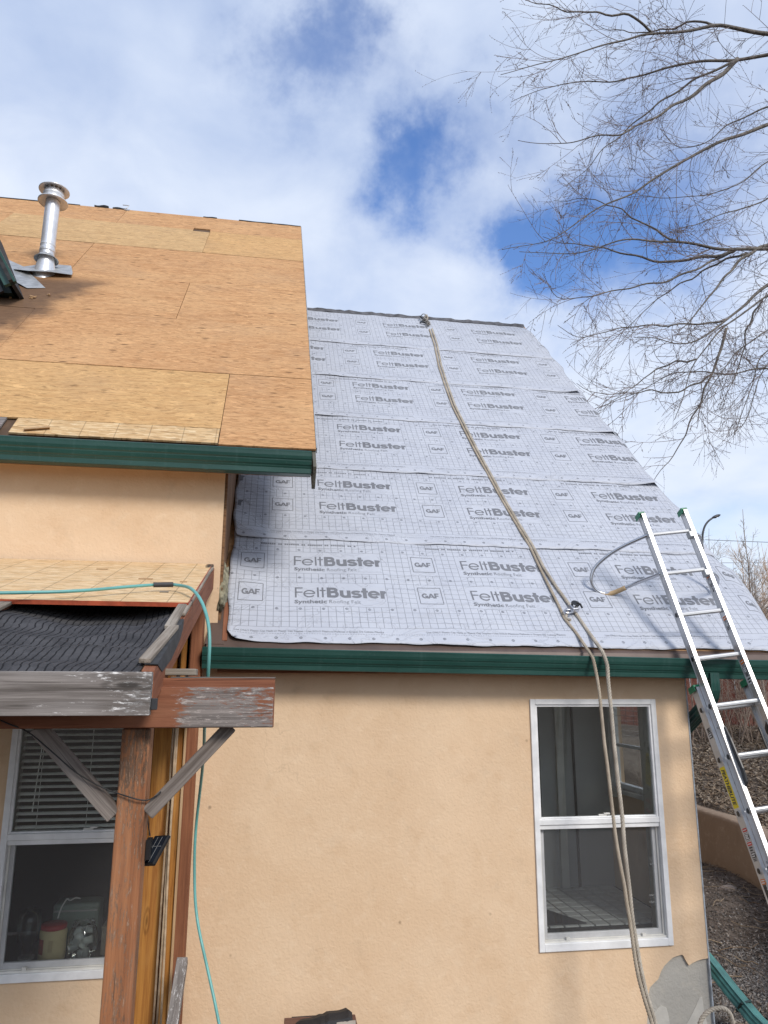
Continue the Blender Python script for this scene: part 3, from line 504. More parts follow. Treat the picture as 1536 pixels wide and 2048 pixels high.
# ragged mortar lump where stucco meets the eave
mb = bmesh.new(); bmesh.ops.create_icosphere(mb, subdivisions=3, radius=1)
for q in mb.verts:
    n_ = sin(q.co.x * 5 + 1) * cos(q.co.z * 7) * .22 + sin(q.co.y * 11 + q.co.z * 5) * .13; q.co *= 1 + n_
for q in mb.verts: q.co = Vector((-.272 + q.co.x * .036, 4.83 + q.co.y * .09, .60 + q.co.z * .105 + q.co.y * .10))
mv = [tuple(q.co) for q in mb.verts]; mf = [tuple(x.index for x in p.verts) for p in mb.faces]; mb.free()
obj('mortar_lump', (mv, mf), plain('mossy_mortar', (.24, .22, .15), .95, var=.45, scale=26, bscale=50, bdist=.006), H, smooth=True)

# --- lower roof deck, rake, drip edge
deck = recalc(obj('roof', prism([(YE + .00, ZL - .035), (YE - .00, ZL - .006), (9.228, ZL + 6.575 * SA - .006), (9.228, ZL + 6.575 * SA - .035)], XS + .002, 3.455), plain('deck_edge_plywood', (.42, .235, .11), .8, var=.3, scale=20), H)); deck['label'] = 'lower roof deck under the grey felt'
recalc(obj('back_slope', prism([(9.232, ZL + 6.575 * SA - .006), (13.9, ZL + .02), (13.9, ZL - .02), (9.232, ZL + 6.575 * SA - .035)], XS + .002, 3.455), M_BOARDROOF, deck))
board('rake_board', rl(3.437, .02, -.10), rl(3.437, 6.55, -.10), NS, .13, .028, timber('rake_wood', (.36, .19, .09), (.24, .115, .055), (.43, .26, .14)), deck)
obj('soffit', box(XS + .02, 3.42, YE + .03, YW - .004, .102, .116), M_RUST, deck)
obj('fascia_board', box(XS + .02, 3.42, YE + .004, YE + .028, .06, .205), M_RUST, deck, bevel=.003)
# drip edge: bent brown metal strip, a little out of level like the gutter
def drip(x0, x1, zt):
    pts = [(YE + .11, ZL + .098), (YE - .022, ZL - .026), (YE - .028, ZL - .056), (YE - .014, ZL - .058)]
    v = []; f = []; n = 30
    for i in range(n + 1):
        x = x0 + (x1 - x0) * i / n
        for y, z in pts: v.append((x, y, z + zt(x)))
    for i in range(n):
        for k in range(len(pts) - 1): f.append((i * 4 + k, (i + 1) * 4 + k, (i + 1) * 4 + k + 1, i * 4 + k + 1))
    return v, f
slope = lambda x: .004 - .0105 * (x + .2) / 3.5
de = obj('drip_edge', drip(-.335, 3.50, slope), M_BROWN_METAL, deck); de.modifiers.new('solid', 'SOLIDIFY').thickness = .002
# brown valley flashing at the left end of the eave
fl = obj('side_flashing', ([tuple(rl(-.345, .0, .004)), tuple(rl(-.235, .0, .004)), tuple(rl(-.250, .50, .004)), tuple(rl(-.300, .50, .004)), tuple(rl(-.34, .0, -.05))], [(0, 1, 2, 3), (0, 3, 4)]), M_BROWN_METAL, deck); fl.modifiers.new('solid', 'SOLIDIFY').thickness = .002
board('deck_strip', rl(-.232, .03, .002), rl(-.245, .45, .002), (1, 0, 0), .03, .01, M_STAIN, deck)

# --- ridge of the lower roof: torn edge of dark paper
rv = []; rf = []
for i in range(61):
    x = -.26 + i * 3.70 / 60; j = .018 * sin(i * 2.3) + .012 * sin(i * 5.1)
    rv += [tuple(rl(x, 6.50 + .3 * j, .012)), tuple(rl(x, 6.575, .020 + abs(j) * .6)), (x, 9.30, ZL + 6.55 * SA)]
for i in range(60): rf += [(3 * i, 3 * i + 3, 3 * i + 4, 3 * i + 1), (3 * i + 1, 3 * i + 4, 3 * i + 5, 3 * i + 2)]
obj('ridge_paper', (rv, rf), plain('weathered_ridge_paper', (.10, .10, .11), .8, var=.5, scale=7), deck)

# --- felt strips
SO = [0.004, 1.094, 2.170, 3.225, 4.250, 5.315]        # where each strip's print starts up the slope
XO = [0.0, .202, .424, .650, .977, 1.203 + .003]       # how far its print is shifted along the eave
XEXT = [3.70, 3.60, 3.59, 3.56, 3.53, 3.51]
_ph = RNG.uniform(0, 6.28, (6, 24))
def felt_h(k, x, s):
    """height of strip k above the deck at (x, s from its own print origin)"""
    x = np.asarray(x, float); s = np.asarray(s, float); p = _ph[k]
    h = .012 + .0022 * np.sin(3.1 * x + 1.7 * s + p[0]) + .0016 * np.sin(7.3 * x - 4.1 * s + p[1]) + .0012 * np.sin(13 * x + 9 * s + p[2]) + .0008 * np.sin(23 * x - 17 * s + p[3])
    if k: h = h + .0045 * np.clip((.14 - s) / .05, 0, 1)
    lift = np.clip(.5 * np.sin(2.1 * x + p[4]) + .45 * np.sin(4.7 * x + p[5]) + .35 * np.sin(9.1 * x + p[6]), 0, 1)
    h = h + (.0055 if k else .003) * lift * np.clip((.11 - s) / .11, 0, 1) ** 1.6
    h = h - .004 * np.clip((s - 1.06) / .08, 0, 1)
    d = np.clip(x - (3.452 + .010 * np.sin(5 * s + p[7])), 0, 1)
    h = h - np.where(d < .06, 4.2 * d * d, 4.2 * .0036 + (d - .06) * (.60 + .25 * np.sin(7 * s + p[8])))
    h = h + (.026 * np.clip((x - 3.30) / .15, 0, 1) * np.clip((.16 - s) / .16, 0, 1) ** 2 * np.clip((3.62 - x) / .12, 0, 1) if k in (2, 3, 4) else 0)
    if k in (0, 1): # creases by the tall block's wall
        e = np.clip((.35 - (x - XS)) / .35, 0, 1); h = h + e * (.020 * np.clip(np.sin(9 * s + 6 * x + p[9]), 0, 1) + .010)
    return h
def felt_edge_r(k, s): return XEXT[k] + .035 * np.sin(4.3 * s + _ph[k][10]) + .02 * np.sin(11 * s + _ph[k][11]) - .03 * (s / 1.1)
def felt_edge_l(k, s): return -.222 - .045 * np.clip(s / 2.2 + .5 * k, 0, 1) + .010 * np.sin(5 * s + _ph[k][12]) + .005 * np.sin(17 * s + _ph[k][13])
FRM = [rframe(rl(XO[k], SO[k], 0.0)) for k in range(6)]
def felt_pt(k, X, S, dh):
    """strip-local coordinates (x from print origin, s) draped on the strip"""
    return np.stack([X, S, felt_h(k, np.asarray(X) + XO[k], S) + dh], -1)
felt = []
for k in range(6):
    ns, nx = 40, 190; top = 1.20 if k < 5 else 6.565 - SO[5]
    S = np.linspace(0, top, ns); V = []
    for s in S:
        a, b = felt_edge_l(k, s), felt_edge_r(k, s); xs = a + (b - a) * (np.linspace(0, 1, nx) ** 1.0)
        bot = (.016 - .034 * (xs + .2) / 3.6) + (.006 * np.sin(6 * xs + _ph[k][14]) + .004 * np.sin(15 * xs + _ph[k][15]) + .003 * np.sin(31 * xs)) * (1.0 if k else .8) - (.0 if k == 0 else .0)
        cr = np.clip(.07 - (xs - a), 0, .07); bot = bot + (.07 - np.sqrt(np.maximum(.0, .07 ** 2 - cr ** 2)))       # rounded lower-left corner
        ss = np.maximum(s, bot) if s < .12 else np.full(nx, s)
        if s == 0: ss = bot
        V.append(felt_pt(k, xs - XO[k], ss, 0.0))
    V = np.array(V).reshape(-1, 3); I = (np.arange(ns - 1)[:, None] * nx + np.arange(nx - 1)[None, :]).ravel()
    o = obj('felt_strip', (V, np.stack([I, I + 1, I + 1 + nx, I + nx], 1)), M_FELT, H, M=FRM[k], local=True, smooth=True)
    md = o.modifiers.new('solid', 'SOLIDIFY'); md.thickness = .0016; md.offset = -1
    felt.append(o)

# --- lettering on the felt: strokes laid out as ribbons, draped on each strip
def ribbon(pts, wd):
    P = np.asarray(pts, float); n = len(P); D = np.diff(P, axis=0); D /= np.linalg.norm(D, axis=1)[:, None]
    T = np.vstack([D[:1], D[:-1] + D[1:], D[-1:]]); T /= np.linalg.norm(T, axis=1)[:, None]; N = np.stack([-T[:, 1], T[:, 0]], 1)
    c = np.ones(n); c[1:-1] = 1 / np.maximum(.5, (T[1:-1] * D[1:]).sum(1))
    return np.vstack([P + N * (wd / 2 * c)[:, None], P - N * (wd / 2 * c)[:, None]]), [(i, n + i, n + i + 1, i + 1) for i in range(n - 1)]
def arc(cx, cy, rx, ry, a0, a1, n=22): return [(cx + rx * cos(radians(a0 + (a1 - a0) * i / n)), cy + ry * sin(radians(a0 + (a1 - a0) * i / n))) for i in range(n + 1)]
def dens(p, q, n=6): return [(p[0] + (q[0] - p[0]) * i / n, p[1] + (q[1] - p[1]) * i / n) for i in range(n + 1)]
C_, X_ = .104, .077
TH, BW, BH = .0115, .0255, .0225
LOGO = []   # (polyline, width)
def S_(pts, wd): LOGO.append((pts, wd))
S_(dens((.0058, 0), (.0058, C_)), TH); S_(dens((.0, C_ - .0055), (.052, C_ - .0055)), .0105); S_(dens((.0, .055), (.051, .055)), .0105)            # F
S_(arc(.0955, X_ / 2, .0345, X_ / 2 - .005, 0, 325), .0105); S_(dens((.063, X_ / 2), (.130, X_ / 2)), .009)                                         # e
S_(dens((.1525, 0), (.1525, C_)), TH); S_(dens((.184, 0), (.184, C_)), TH); S_(dens((.165, X_ - .006), (.204, X_ - .006)), .0105)                  # l t
S_(dens((.2245, 0), (.2245, C_)), BW); S_(dens((.213, C_ - .0112), (.258, C_ - .0112)) + arc(.258, .0765, .0155, .0163, 90, -90, 10)[1:] + dens((.258, .0565), (.213, .0565))[1:], BH)
S_(dens((.213, .0108), (.262, .0108)) + arc(.262, .0345, .0175, .0235, -90, 90, 10)[1:] + dens((.262, .0565), (.225, .0565))[1:], BH)               # B
S_(dens((.3105, X_), (.3105, .034)) + arc(.3345, .033, .024, .022, 180, 360, 12)[1:] + dens((.3585, .034), (.3585, X_))[1:], BW * .95); S_(dens((.3585, X_), (.3585, 0)), BW * .95)   # u
S_(arc(.4085, .0555, .0235, .0125, 15, 180, 10) + arc(.4085, .0555, .0235, .0165, 180, 270, 6)[1:] + arc(.4085, .0225, .0255, .0165, 90, -0, 6)[1:] + arc(.4085, .0225, .0255, .0140, 0, -170, 10)[1:], .0205)   # s
S_(dens((.4655, 0), (.4655, C_ - .002)), BW); S_(dens((.443, X_ - .010), (.489, X_ - .010)), .019)                                                   # t
S_(arc(.5275, X_ / 2, .0305, .0285, 0, 318), .0215); S_(dens((.500, X_ / 2), (.566, X_ / 2)), .0145)                                                  # e
S_(dens((.5845, 0), (.5845, X_)), BW); S_(arc(.6115, .042, .0225, .024, 175, 95, 6), .022)                                                            # r
GAFM = []
def G_(pts, wd): GAFM.append((pts, wd))
G_(arc(.0215, .0215, .0165, .0165, 40, 330, 18), .0115); G_(dens((.022, .0195), (.0425, .0195), 3), .0095); G_(dens((.0385, .021), (.0385, .0), 3), .0095)
G_(dens((.0455, .0), (.0645, .040), 4), .0115); G_(dens((.0645, .040), (.0835, .0), 4), .0115); G_(dens((.053, .0115), (.076, .0115), 3), .0085)
G_(dens((.0925, .0), (.0925, .0425), 4), .0115); G_(dens((.087, .0375), (.118, .0375), 3), .0095); G_(dens((.087, .0195), (.114, .0195), 3), .0090)
def strip_print(k):
    V = []; Fc = []; nb = 0; lay = 0
    def add2(P, F_, dh):
        nonlocal nb
        P = np.asarray(P, float)
        g = P[:, 0] + XO[k]; ok = (g > felt_edge_l(k, P[:, 1]) + .004) & (g < felt_edge_r(k, P[:, 1]) - .004)
        q = felt_pt(k, P[:, 0], P[:, 1], dh); V.append(q)
        for f_ in F_:
            if all(ok[i] for i in f_): Fc.append(tuple(i + nb for i in f_))
        nb += len(P)
    smax = 1.075 if k < 5 else 6.53 - SO[5]
    for j in range(-3, 4):
        bx = j * PER
        if bx + XO[k] > 3.9 or bx + XO[k] < -1.4: continue
        for row, y0 in enumerate((.444, .794)):
            if y0 + .1 > smax: continue
            hgt = .0012
            for i, (pts, wd) in enumerate(LOGO):
                P, F_ = ribbon(np.array(pts) + (bx + .188 + (.004 if row == 0 else 0), y0), wd); add2(P, F_, hgt + .00012 * (i % 4))
            tv, tf = text_mesh('Synthetic', .049, .0013); tv = np.array(tv)[:, :2]; tw = tv[:, 0].max(); add2(tv * (.212 / tw, 1) + (bx + .188, y0 - .060), tf, hgt)
            tv, tf = text_mesh('Roofing Felt', .049, -.0006); tv = np.array(tv)[:, :2]; tw = tv[:, 0].max(); add2(tv * (.212 / tw, 1) + (bx + .412, y0 - .060), tf, hgt)
            tv, tf = text_mesh('\u00ae', .014); add2(np.array(tv)[:, :2] + (bx + .812, y0 + .088), tf, hgt)
            gx, gy = bx - .175, y0 - .047
            for a_, b_ in (((0, 0), (.158, 0)), ((.158, 0), (.158, .172)), ((.158, .172), (0, .172)), ((0, .172), (0, 0))):
                P, F_ = ribbon(np.array(dens(a_, b_, 8)) + (gx, gy), .0048); add2(P, F_, hgt + .0001 * (a_[0] == a_[1]))
            for i, (pts, wd) in enumerate(GAFM):
                P, F_ = ribbon(np.array(pts) * (1.0, 1.25) + (gx + .020, gy + .060), wd); add2(P, F_, hgt + .00012 * (i % 4))
        tv, tf = text_mesh('Use ONLY Plastic Cap Nails or Plastic Cap Staples \u2022 Use SOLO Pl\u00e1sticos Plafones o Grapas De Cabeza Pl\u00e1stica', .022); tv = np.array(tv)[:, :2]; tw = tv[:, 0].max()
        add2(tv * (.93 / tw, 1) + (bx - .183, .104), tf, .0012)
        if k < 5:   # the worn line of heavy print just below the lap of the next strip
            for i in range(46):
                if (i * 7 + k) % 11 < 2: continue
                x0 = bx - .06 + i * .0152; P, F_ = ribbon([(x0, SO[k + 1] - SO[k] - .052), (x0 + .0115, SO[k + 1] - SO[k] - .052)], .015); add2(P, F_, .0012)
    V = np.concatenate(V); used = sorted({i for f_ in Fc for i in f_}); mp = {u: i for i, u in enumerate(used)}
    return V[used], [tuple(mp[i] for i in f_) for f_ in Fc]
for k in range(6):
    obj('lettering', strip_print(k), M_PRINT if k < 3 else M_PRINT_L, felt[k], M=FRM[k], local=True, kind='stuff')

# --- upper roof: deck with plywood sheets
UX = .287
deck2 = recalc(obj('roof', prism([(YE + .012, ZU - .05), (YE + .012, ZU - .02), (9.185, ZU + 6.51 * SA - .02), (9.185, ZU + 6.51 * SA - .05)], -4.6, UX - .004), M_BOARDROOF, H)); deck2['label'] = 'upper roof stripped to bare plywood'
recalc(obj('back_slope', prism([(9.187, ZU + 6.51 * SA - .02), (13.8, ZU), (13.8, ZU - .03), (9.187, ZU + 6.51 * SA - .05)], -4.6, UX), M_BOARDROOF, deck2))
g = .0014
SHEETS = [(-2.665, -.3345, .215, 1.142, M_PLY_YEL), (-.3315, UX, -.008, 1.140, M_PLY_RED), (-4.6, -2.668, .215, 1.142, M_PLY_RED),
          (-2.040, UX, 1.144, 2.303, M_PLY_RED), (-4.6, -2.043, 1.144, 2.305, M_PLY_RED),
          (-.8695, UX, 2.306, 3.440, M_PLY_RED), (-3.19, -.8725, 2.308, 3.448, M_PLY_RED), (-4.6, -3.193, 2.308, 3.448, M_PLY_RED),
          (-2.040, UX, 3.444, 4.652, M_PLY_RED), (-4.6, -2.043, 3.451, 4.640, M_PLY_RED),
          (-.862, UX, 4.656, 5.716, M_PLY_YEL), (-4.6, -3.203, 4.645, 5.72, M_PLY_RED)]
for i, (a, b, c, d, mm) in enumerate(SHEETS):
    j = ((i * 37) % 7 - 3) * .0006
    obj('plywood_sheet', box(g / 2, b - a - g / 2, g / 2, d - c - g / 2, -.013 + j, j), mm, deck2, M=rframe(ru(a, c)), local=True, bevel=.0008)
pale = [(0, .001), (2.335, .001), (2.335, 1.004), (2.126, 1.004), (2.126, 1.0655), (0, 1.0655)]
recalc(obj('plywood_sheet', prism(pale, -.013, .0004, 'Z'), M_PLY_PALE, deck2, M=rframe(ru(-3.20, 4.656)), local=True))
# top course, with the small cut-out that was left open
top = [(-2.0, 5.722), (-1.074, 5.722), (-1.074, 5.822), (-.869, 5.822), (-.869, 5.722), (UX, 5.722), (UX, 6.505), (-2.0, 6.505)]
o = obj('plywood_sheet', prism([(x + 2.0, s - 5.722) for x, s in top], -.013, .0006, 'Z'), M_PLY_RED, deck2, M=rframe(ru(-2.0, 5.722)), local=True); recalc(o)
obj('plywood_sheet', box(0, 2.595, .002, 6.500 - 5.724, -.013, 0), M_PLY_RED, deck2, M=rframe(ru(-4.6, 5.722)), local=True)
obj('slot_shade_plate', box(-1.073, -.868, 5.662, 5.820, -.0192, -.0150), plain('painted_slot_shade', (.010, .009, .008), 1.0, spec=0.0), deck2, M=rframe(ru(0, 0)), local=True)  # added black plate: the dark of the open cut-out painted as colour
obj('strand_board_strip', box(0, 1.247, 0, .200, -.013, 0.001), M_OSB, deck2, M=rframe(ru(-1.584, .006)), local=True, bevel=.001)
obj('strand_board_strip', box(0, .9, 0, .20, -.013, 0.0), M_GREYWOOD, deck2, M=rframe(ru(-2.55, .006)), local=True, bevel=.001)
board('wood_scrap', ru(-1.50, .03, .012), ru(-1.36, .075, .012), (0, 1, 0), .03, .012, M_PALEWOOD, deck2)
# rake: metal edge and weathered rake board whose end sticks out past the gutter
board('rake_board', ru(UX - .012, -.20, -.105), ru(UX - .012, 6.50, -.100), NS, .165, .022, timber('mossy_rake', (.16, .15, .12), (.09, .085, .07), (.26, .26, .22), (.36, .37, .33), .2), deck2)
obj('metal_edge', box(0, .006, 0, 6.50, -.035, .004), M_GALV_D, deck2, M=rframe(ru(UX + .001, 0)), local=True)
obj('soffit', box(-4.6, UX - .03, YE + .034, YW - .002, 1.322, 1.338), M_STUCCO, deck2)
obj('fascia_board', box(-4.6, UX - .03, YE + .004, YE + .032, 1.292, 1.445), M_RUST, deck2, bevel=.003)
# torn dark paper and a metal bracket left along the ridge
for x0, x1, hh in ((-2.42, -2.24, .028), (-2.19, -2.02, .018), (-1.02, -.84, .010), (-.55, -.10, .008), (-.12, .285, .006), (-4.5, -2.6, .006)):
    n_ = 9; v = []; f = []
    for i in range(n_):
        x = x0 + (x1 - x0) * i / (n_ - 1); z_ = hh * (.75 + .25 * sin(i * .8 + x0 * 9)); v += [tuple(ru(x, 6.485 + .006 * sin(i * 1.7), .004)), tuple(ru(x, 6.50, .006 + z_)), (x, 9.25, ZU + 6.5 * SA - .02)]
    for i in range(n_ - 1): f += [(3 * i, 3 * i + 3, 3 * i + 4, 3 * i + 1), (3 * i + 1, 3 * i + 4, 3 * i + 5, 3 * i + 2)]
    obj('ridge_paper', (v, f), M_BLACK_M, deck2)
br = MB(); br.add(tube([ru(-2.035, 6.44, .01), ru(-2.0, 6.45, .03), ru(-1.98, 6.50, .055), ru(-2.06, 6.51, .055)], .006, 6)); br.add(xf(box(-.03, .03, -.03, .03, 0, .008), rframe(ru(-2.0, 6.47, .002))))
obj('ridge_bracket', br.out(), M_GALV_D, deck2)
random.seed(3)
for x, s, q in ((-2.141, 2.571, .045), (-2.02, 2.66, .02), (-2.40, 2.42, .03), (-2.3, 2.5, .016)):
    mb = MB()
    for i in range(5):
        a = random.uniform(0, pi); mb.add(xf(box(-q * .5, q * .5, -q * .14, q * .14, 0, .006), rframe(ru(x + random.uniform(-q, q) * .5, s + random.uniform(-q, q) * .4, .002 + .003 * i)) @ Matrix.Rotation(a, 4, 'Z')))
    obj('wood_chip', mb.out(), M_PALEWOOD, deck2)

# --- gutters
GP = [(-.012, .0), (-.012, -.118), (-.085, -.122), (-.090, -.118), (-.093, -.092), (-.098, -.084), (-.099, -.080), (-.106, -.072), (-.112, -.054), (-.113, -.048), (-.118, -.042), (-.123, -.026), (-.125, -.010), (-.127, .002), (-.123, .006), (-.112, .005), (-.112, .0), (-.118, -.008), (-.112, -.035), (-.100, -.062), (-.088, -.088), (-.084, -.114), (-.018, -.112), (-.018, .0)]
GAL = None
def gutter(x0, x1, zf, yb, sc=1.0, name='gutter', lab=None):
    n = max(2, int((x1 - x0) / .3)); v = []; f = []; m_ = len(GP)
    for i in range(n + 1):
        x = x0 + (x1 - x0) * i / n; wob = .0015 * sin(x * 4.1) + .001 * sin(x * 9.7)
        for y, z in GP: v.append((x, yb + y * sc + wob, zf(x) + z * sc))
    for i in range(n):
        for k in range(m_):
            j = (k + 1) % m_; f.append((i * m_ + k, (i + 1) * m_ + k, (i + 1) * m_ + j, i * m_ + j))
    gt = recalc(obj(name, (v, f), M_GREEN, H)); 
    if lab: gt['label'] = lab
    for xj in np.arange(x0 + 1.15, x1 - .3, 3.05):      # slip joint between two lengths
        jc = [(yb + y * sc * 1.012 - .0006, zf(xj) + z * sc * 1.012) for y, z in GP[1:14]]; jv = [(xj + d_, y, z) for d_ in (0, .028) for y, z in jc]; nj = len(jc); obj('slip_joint', (jv, [(i, i + 1, nj + i + 1, nj + i) for i in range(nj - 1)]), M_GREEN, gt)
    for x, s in ((x0, -1), (x1, 1)):
        cap = [(yb + y * sc * 1.01, zf(x) + z * sc * 1.01) for y, z in GP[1:14]] + [(yb - .012 * sc, zf(x) - .002)]
        recalc(obj('end_cap', prism(cap, x + s * .002 - .002, x + s * .002 + .002), M_GREEN, gt))
    return gt
gl_ = gutter(-.345, 3.50, lambda x: .2005 - .0138 * (x + .346), YE + .004, .98, lab='green gutter along the lower eave')
gu_ = gutter(-4.6, .250, lambda x: 1.4135, YE + .004, 1.10, lab='green gutter along the upper eave')
# downspout: outlet elbow under the lower gutter, run behind the wall corner, kick-out along the ground
def duct(P, wd, dp, ribs=True):
    P = np.asarray(P, float); T, N, B = frames(P); prof = []
    k = 5
    for i in range(k): prof.append((-wd / 2 + wd * i / k, -dp / 2 + (.004 if ribs and i % 2 else 0)))
    for i in range(k): prof.append((wd / 2 - (.004 if ribs and i % 2 else 0), -dp / 2 + dp * i / k))
    for i in range(k): prof.append((wd / 2 - wd * i / k, dp / 2 - (.004 if ribs and i % 2 else 0)))
    for i in range(k): prof.append((-wd / 2 + (.004 if ribs and i % 2 else 0), dp / 2 - dp * i / k))
    n = len(prof); v = []; f = []
    for p, a, b in zip(P, N, B):
        for u, w_ in prof: v.append(tuple(p + a * u + b * w_))
    for i in range(len(P) - 1):
        for q in range(n): f.append((i * n + q, i * n + (q + 1) % n, (i + 1) * n + (q + 1) % n, (i + 1) * n + q))
    f += [tuple(range(n))[::-1], tuple(range((len(P) - 1) * n, len(P) * n))]
    return v, f
elb = [(2.875, 4.555, .075), (2.875, 4.555, .01), (2.875, 4.558, -.03), (2.874, 4.572, -.068), (2.873, 4.60, -.10), (2.872, 4.64, -.128), (2.871, 4.70, -.165), (2.869, 4.80, -.225), (2.862, 4.92, -.30), (2.858, 5.04, -.38), (2.857, 5.10, -.46), (2.857, 5.11, -.55)]
ds = recalc(obj('downspout', duct(elb, .075, .062), M_GREEN, H)); ds['label'] = 'green gutter outlet elbow by the wall corner'
for i in range(9):     # crimped folds of the elbow
    t_ = i / 8; a_ = Vector(elb[2]).lerp(Vector(elb[5]), t_); obj('elbow_fold', xf(box(-.040, .040, -.003, .003, -.034, .034), Matrix.Translation(a_) @ Matrix.Rotation(-.2 - t_ * 1.0, 4, 'X') @ Matrix.Rotation(pi / 2, 4, 'X')), M_GREEN_D, ds)
recalc(obj('downspout_run', duct([(2.857, 5.11, -.55), (2.857, 5.11, -1.0), (2.857, 5.11, -1.58), (2.870, 5.09, -1.68)], .075, .062), M_GREEN, ds))
kick = thing('downspout_extension', (3.0, 4.85, GZ), 'weathered green downspout extension running out from the wall corner over gravel', 'downspout')
recalc(obj('channel', duct([(2.90, 5.03, -1.70), (2.945, 4.98, -1.765), (3.0, 4.84, -1.885), (3.045, 4.70, -1.985), (3.09, 4.50, -2.07)], .085, .065), plain('faded_green_paint', (.055, .17, .155), .5, var=.35, scale=8), kick))
obj('strap', xf(box(-.047, .047, -.006, .006, -.037, .037), frame((3.022, 4.77, -1.936), (.94, .33, 0), (.26, -.76, -.60), (-.2, .56, -.80))), M_GREEN_D, kick)

# --- flue on the upper roof
VX, VY = -2.236, 6.981
flue = obj('flue_pipe', lathe([(.068, 3.86), (.068, 4.66)], (VX, VY, 0), 28), M_GALV, H, smooth=True)
obj('pipe_band', lathe([(.069, 4.095), (.072, 4.10), (.072, 4.128), (.069, 4.133), (.069, 4.16), (.0715, 4.165), (.0715, 4.178), (.069, 4.183)], (VX, VY, 0), 28), M_GALV, flue, smooth=True)
obj('storm_collar', lathe([(.069, 4.065), (.075, 4.052), (.112, 4.020), (.113, 4.015), (.072, 4.045)], (VX, VY, 0), 28), M_GALV_D, flue, smooth=True)
cone_v, cone_f = lathe([(.072, 4.04), (.078, 4.00), (.095, 3.90), (.118, 3.78), (.122, 3.70)], (VX, VY, 0), 28)
obj('flashing_cone', (cone_v, cone_f), M_GALV, flue, smooth=True)
fpl = [ru(-2.52, 3.44, .006), ru(-2.50, 3.30, .030), ru(-2.34, 3.20, .055), ru(-2.15, 3.21, .060), ru(-1.955, 3.255, .035), ru(-1.99, 3.42, .012), ru(-2.06, 3.66, .006), ru(-2.30, 3.66, .006)]
o = obj('base_flashing', ([tuple(q) for q in fpl] + [tuple(ru(-2.235, 3.42, .035))], [(i, (i + 1) % 8, 8) for i in range(8)]), M_GALV_D, flue); o.modifiers.new('solid', 'SOLIDIFY').thickness = .003
obj('lower_collar', lathe([(.07, 4.665), (.085, 4.668), (.138, 4.648), (.141, 4.652), (.14, 4.660), (.09, 4.688), (.085, 4.69)], (VX, VY, 0), 32), M_GALV, flue, smooth=True)
obj('cap_drum', lathe([(.092, 4.672), (.094, 4.685), (.094, 4.715), (.099, 4.722), (.099, 4.742), (.094, 4.748), (.092, 4.765)], (VX, VY, 0), 32), M_GALV, flue, smooth=True)
for i in range(14):
    a_ = 2 * pi * i / 14; obj('cap_strut', xf(box(-.004, .004, -.009, .009, 4.76, 4.80), Matrix.Translation((VX, VY, 0)) @ Matrix.Rotation(a_, 4, 'Z') @ Matrix.Translation((.088, 0, 0))), M_GALV_D, flue)
obj('rain_cap', lathe([(.0, 4.788), (.10, 4.790), (.139, 4.778), (.144, 4.779), (.143, 4.788), (.11, 4.808), (.05, 4.822), (0, 4.826)], (VX, VY, 0), 32), M_GALV, flue, smooth=True)

# --- step flashing sheet and the little dormer at the left edge
st_pts = [ru(-2.67, 3.68, .012), ru(-2.46, 3.46, .018), ru(-2.105, 2.875, .006), ru(-2.245, 2.81, .012), ru(-2.36, 2.92, .02), ru(-2.62, 3.4, .016)]
o = obj('step_flashing', ([tuple(q) for q in st_pts], [(0, 5, 1), (1, 5, 4), (1, 4, 2), (2, 4, 3)]), M_GALV_D, H); o.modifiers.new('solid', 'SOLIDIFY').thickness = .003
dz = -.02
dr = obj('dormer', prism([(-2.26, 3.30 + dz), (-3.49, 5.48 + dz), (-5.0, 3.30 + dz)], 6.30, 7.8, 'Y'), M_GREEN_D, H); recalc(dr)
def rk(y0, y1, w_, off, th, mm, nm):
    d = Vector((-3.6 + 2.37, 0, 5.4 - 3.22)).normalized(); nn = Vector((d.z, 0, -d.x)); p0 = Vector((-2.26, 0, 3.30 + dz)) + nn * off - d * .03
    return obj(nm, xf(box(0, 2.6, y0, y1, 0, th), frame(p0, d, (0, 1, 0), d.cross(Vector((0, 1, 0))))), mm, dr)
rk(6.10, 6.14, .1, -.02, -.10, M_GREEN, 'rake_trim'); rk(6.06, 7.6, .1, .03, -.03, plain('dormer_shingle', (.03, .03, .032), .9, var=.4, scale=20), 'dormer_roof'); rk(6.17, 6.20, .1, -.10, -.05, M_BLACK, 'inner_trim')
obj('dormer_face', prism([(-2.40, 3.24 + dz), (-3.5, 5.18 + dz), (-4.8, 3.24 + dz)], 6.24, 6.29, 'Y'), plain('dormer_screen', (.12, .10, .08), .8, var=.3, scale=30), dr)
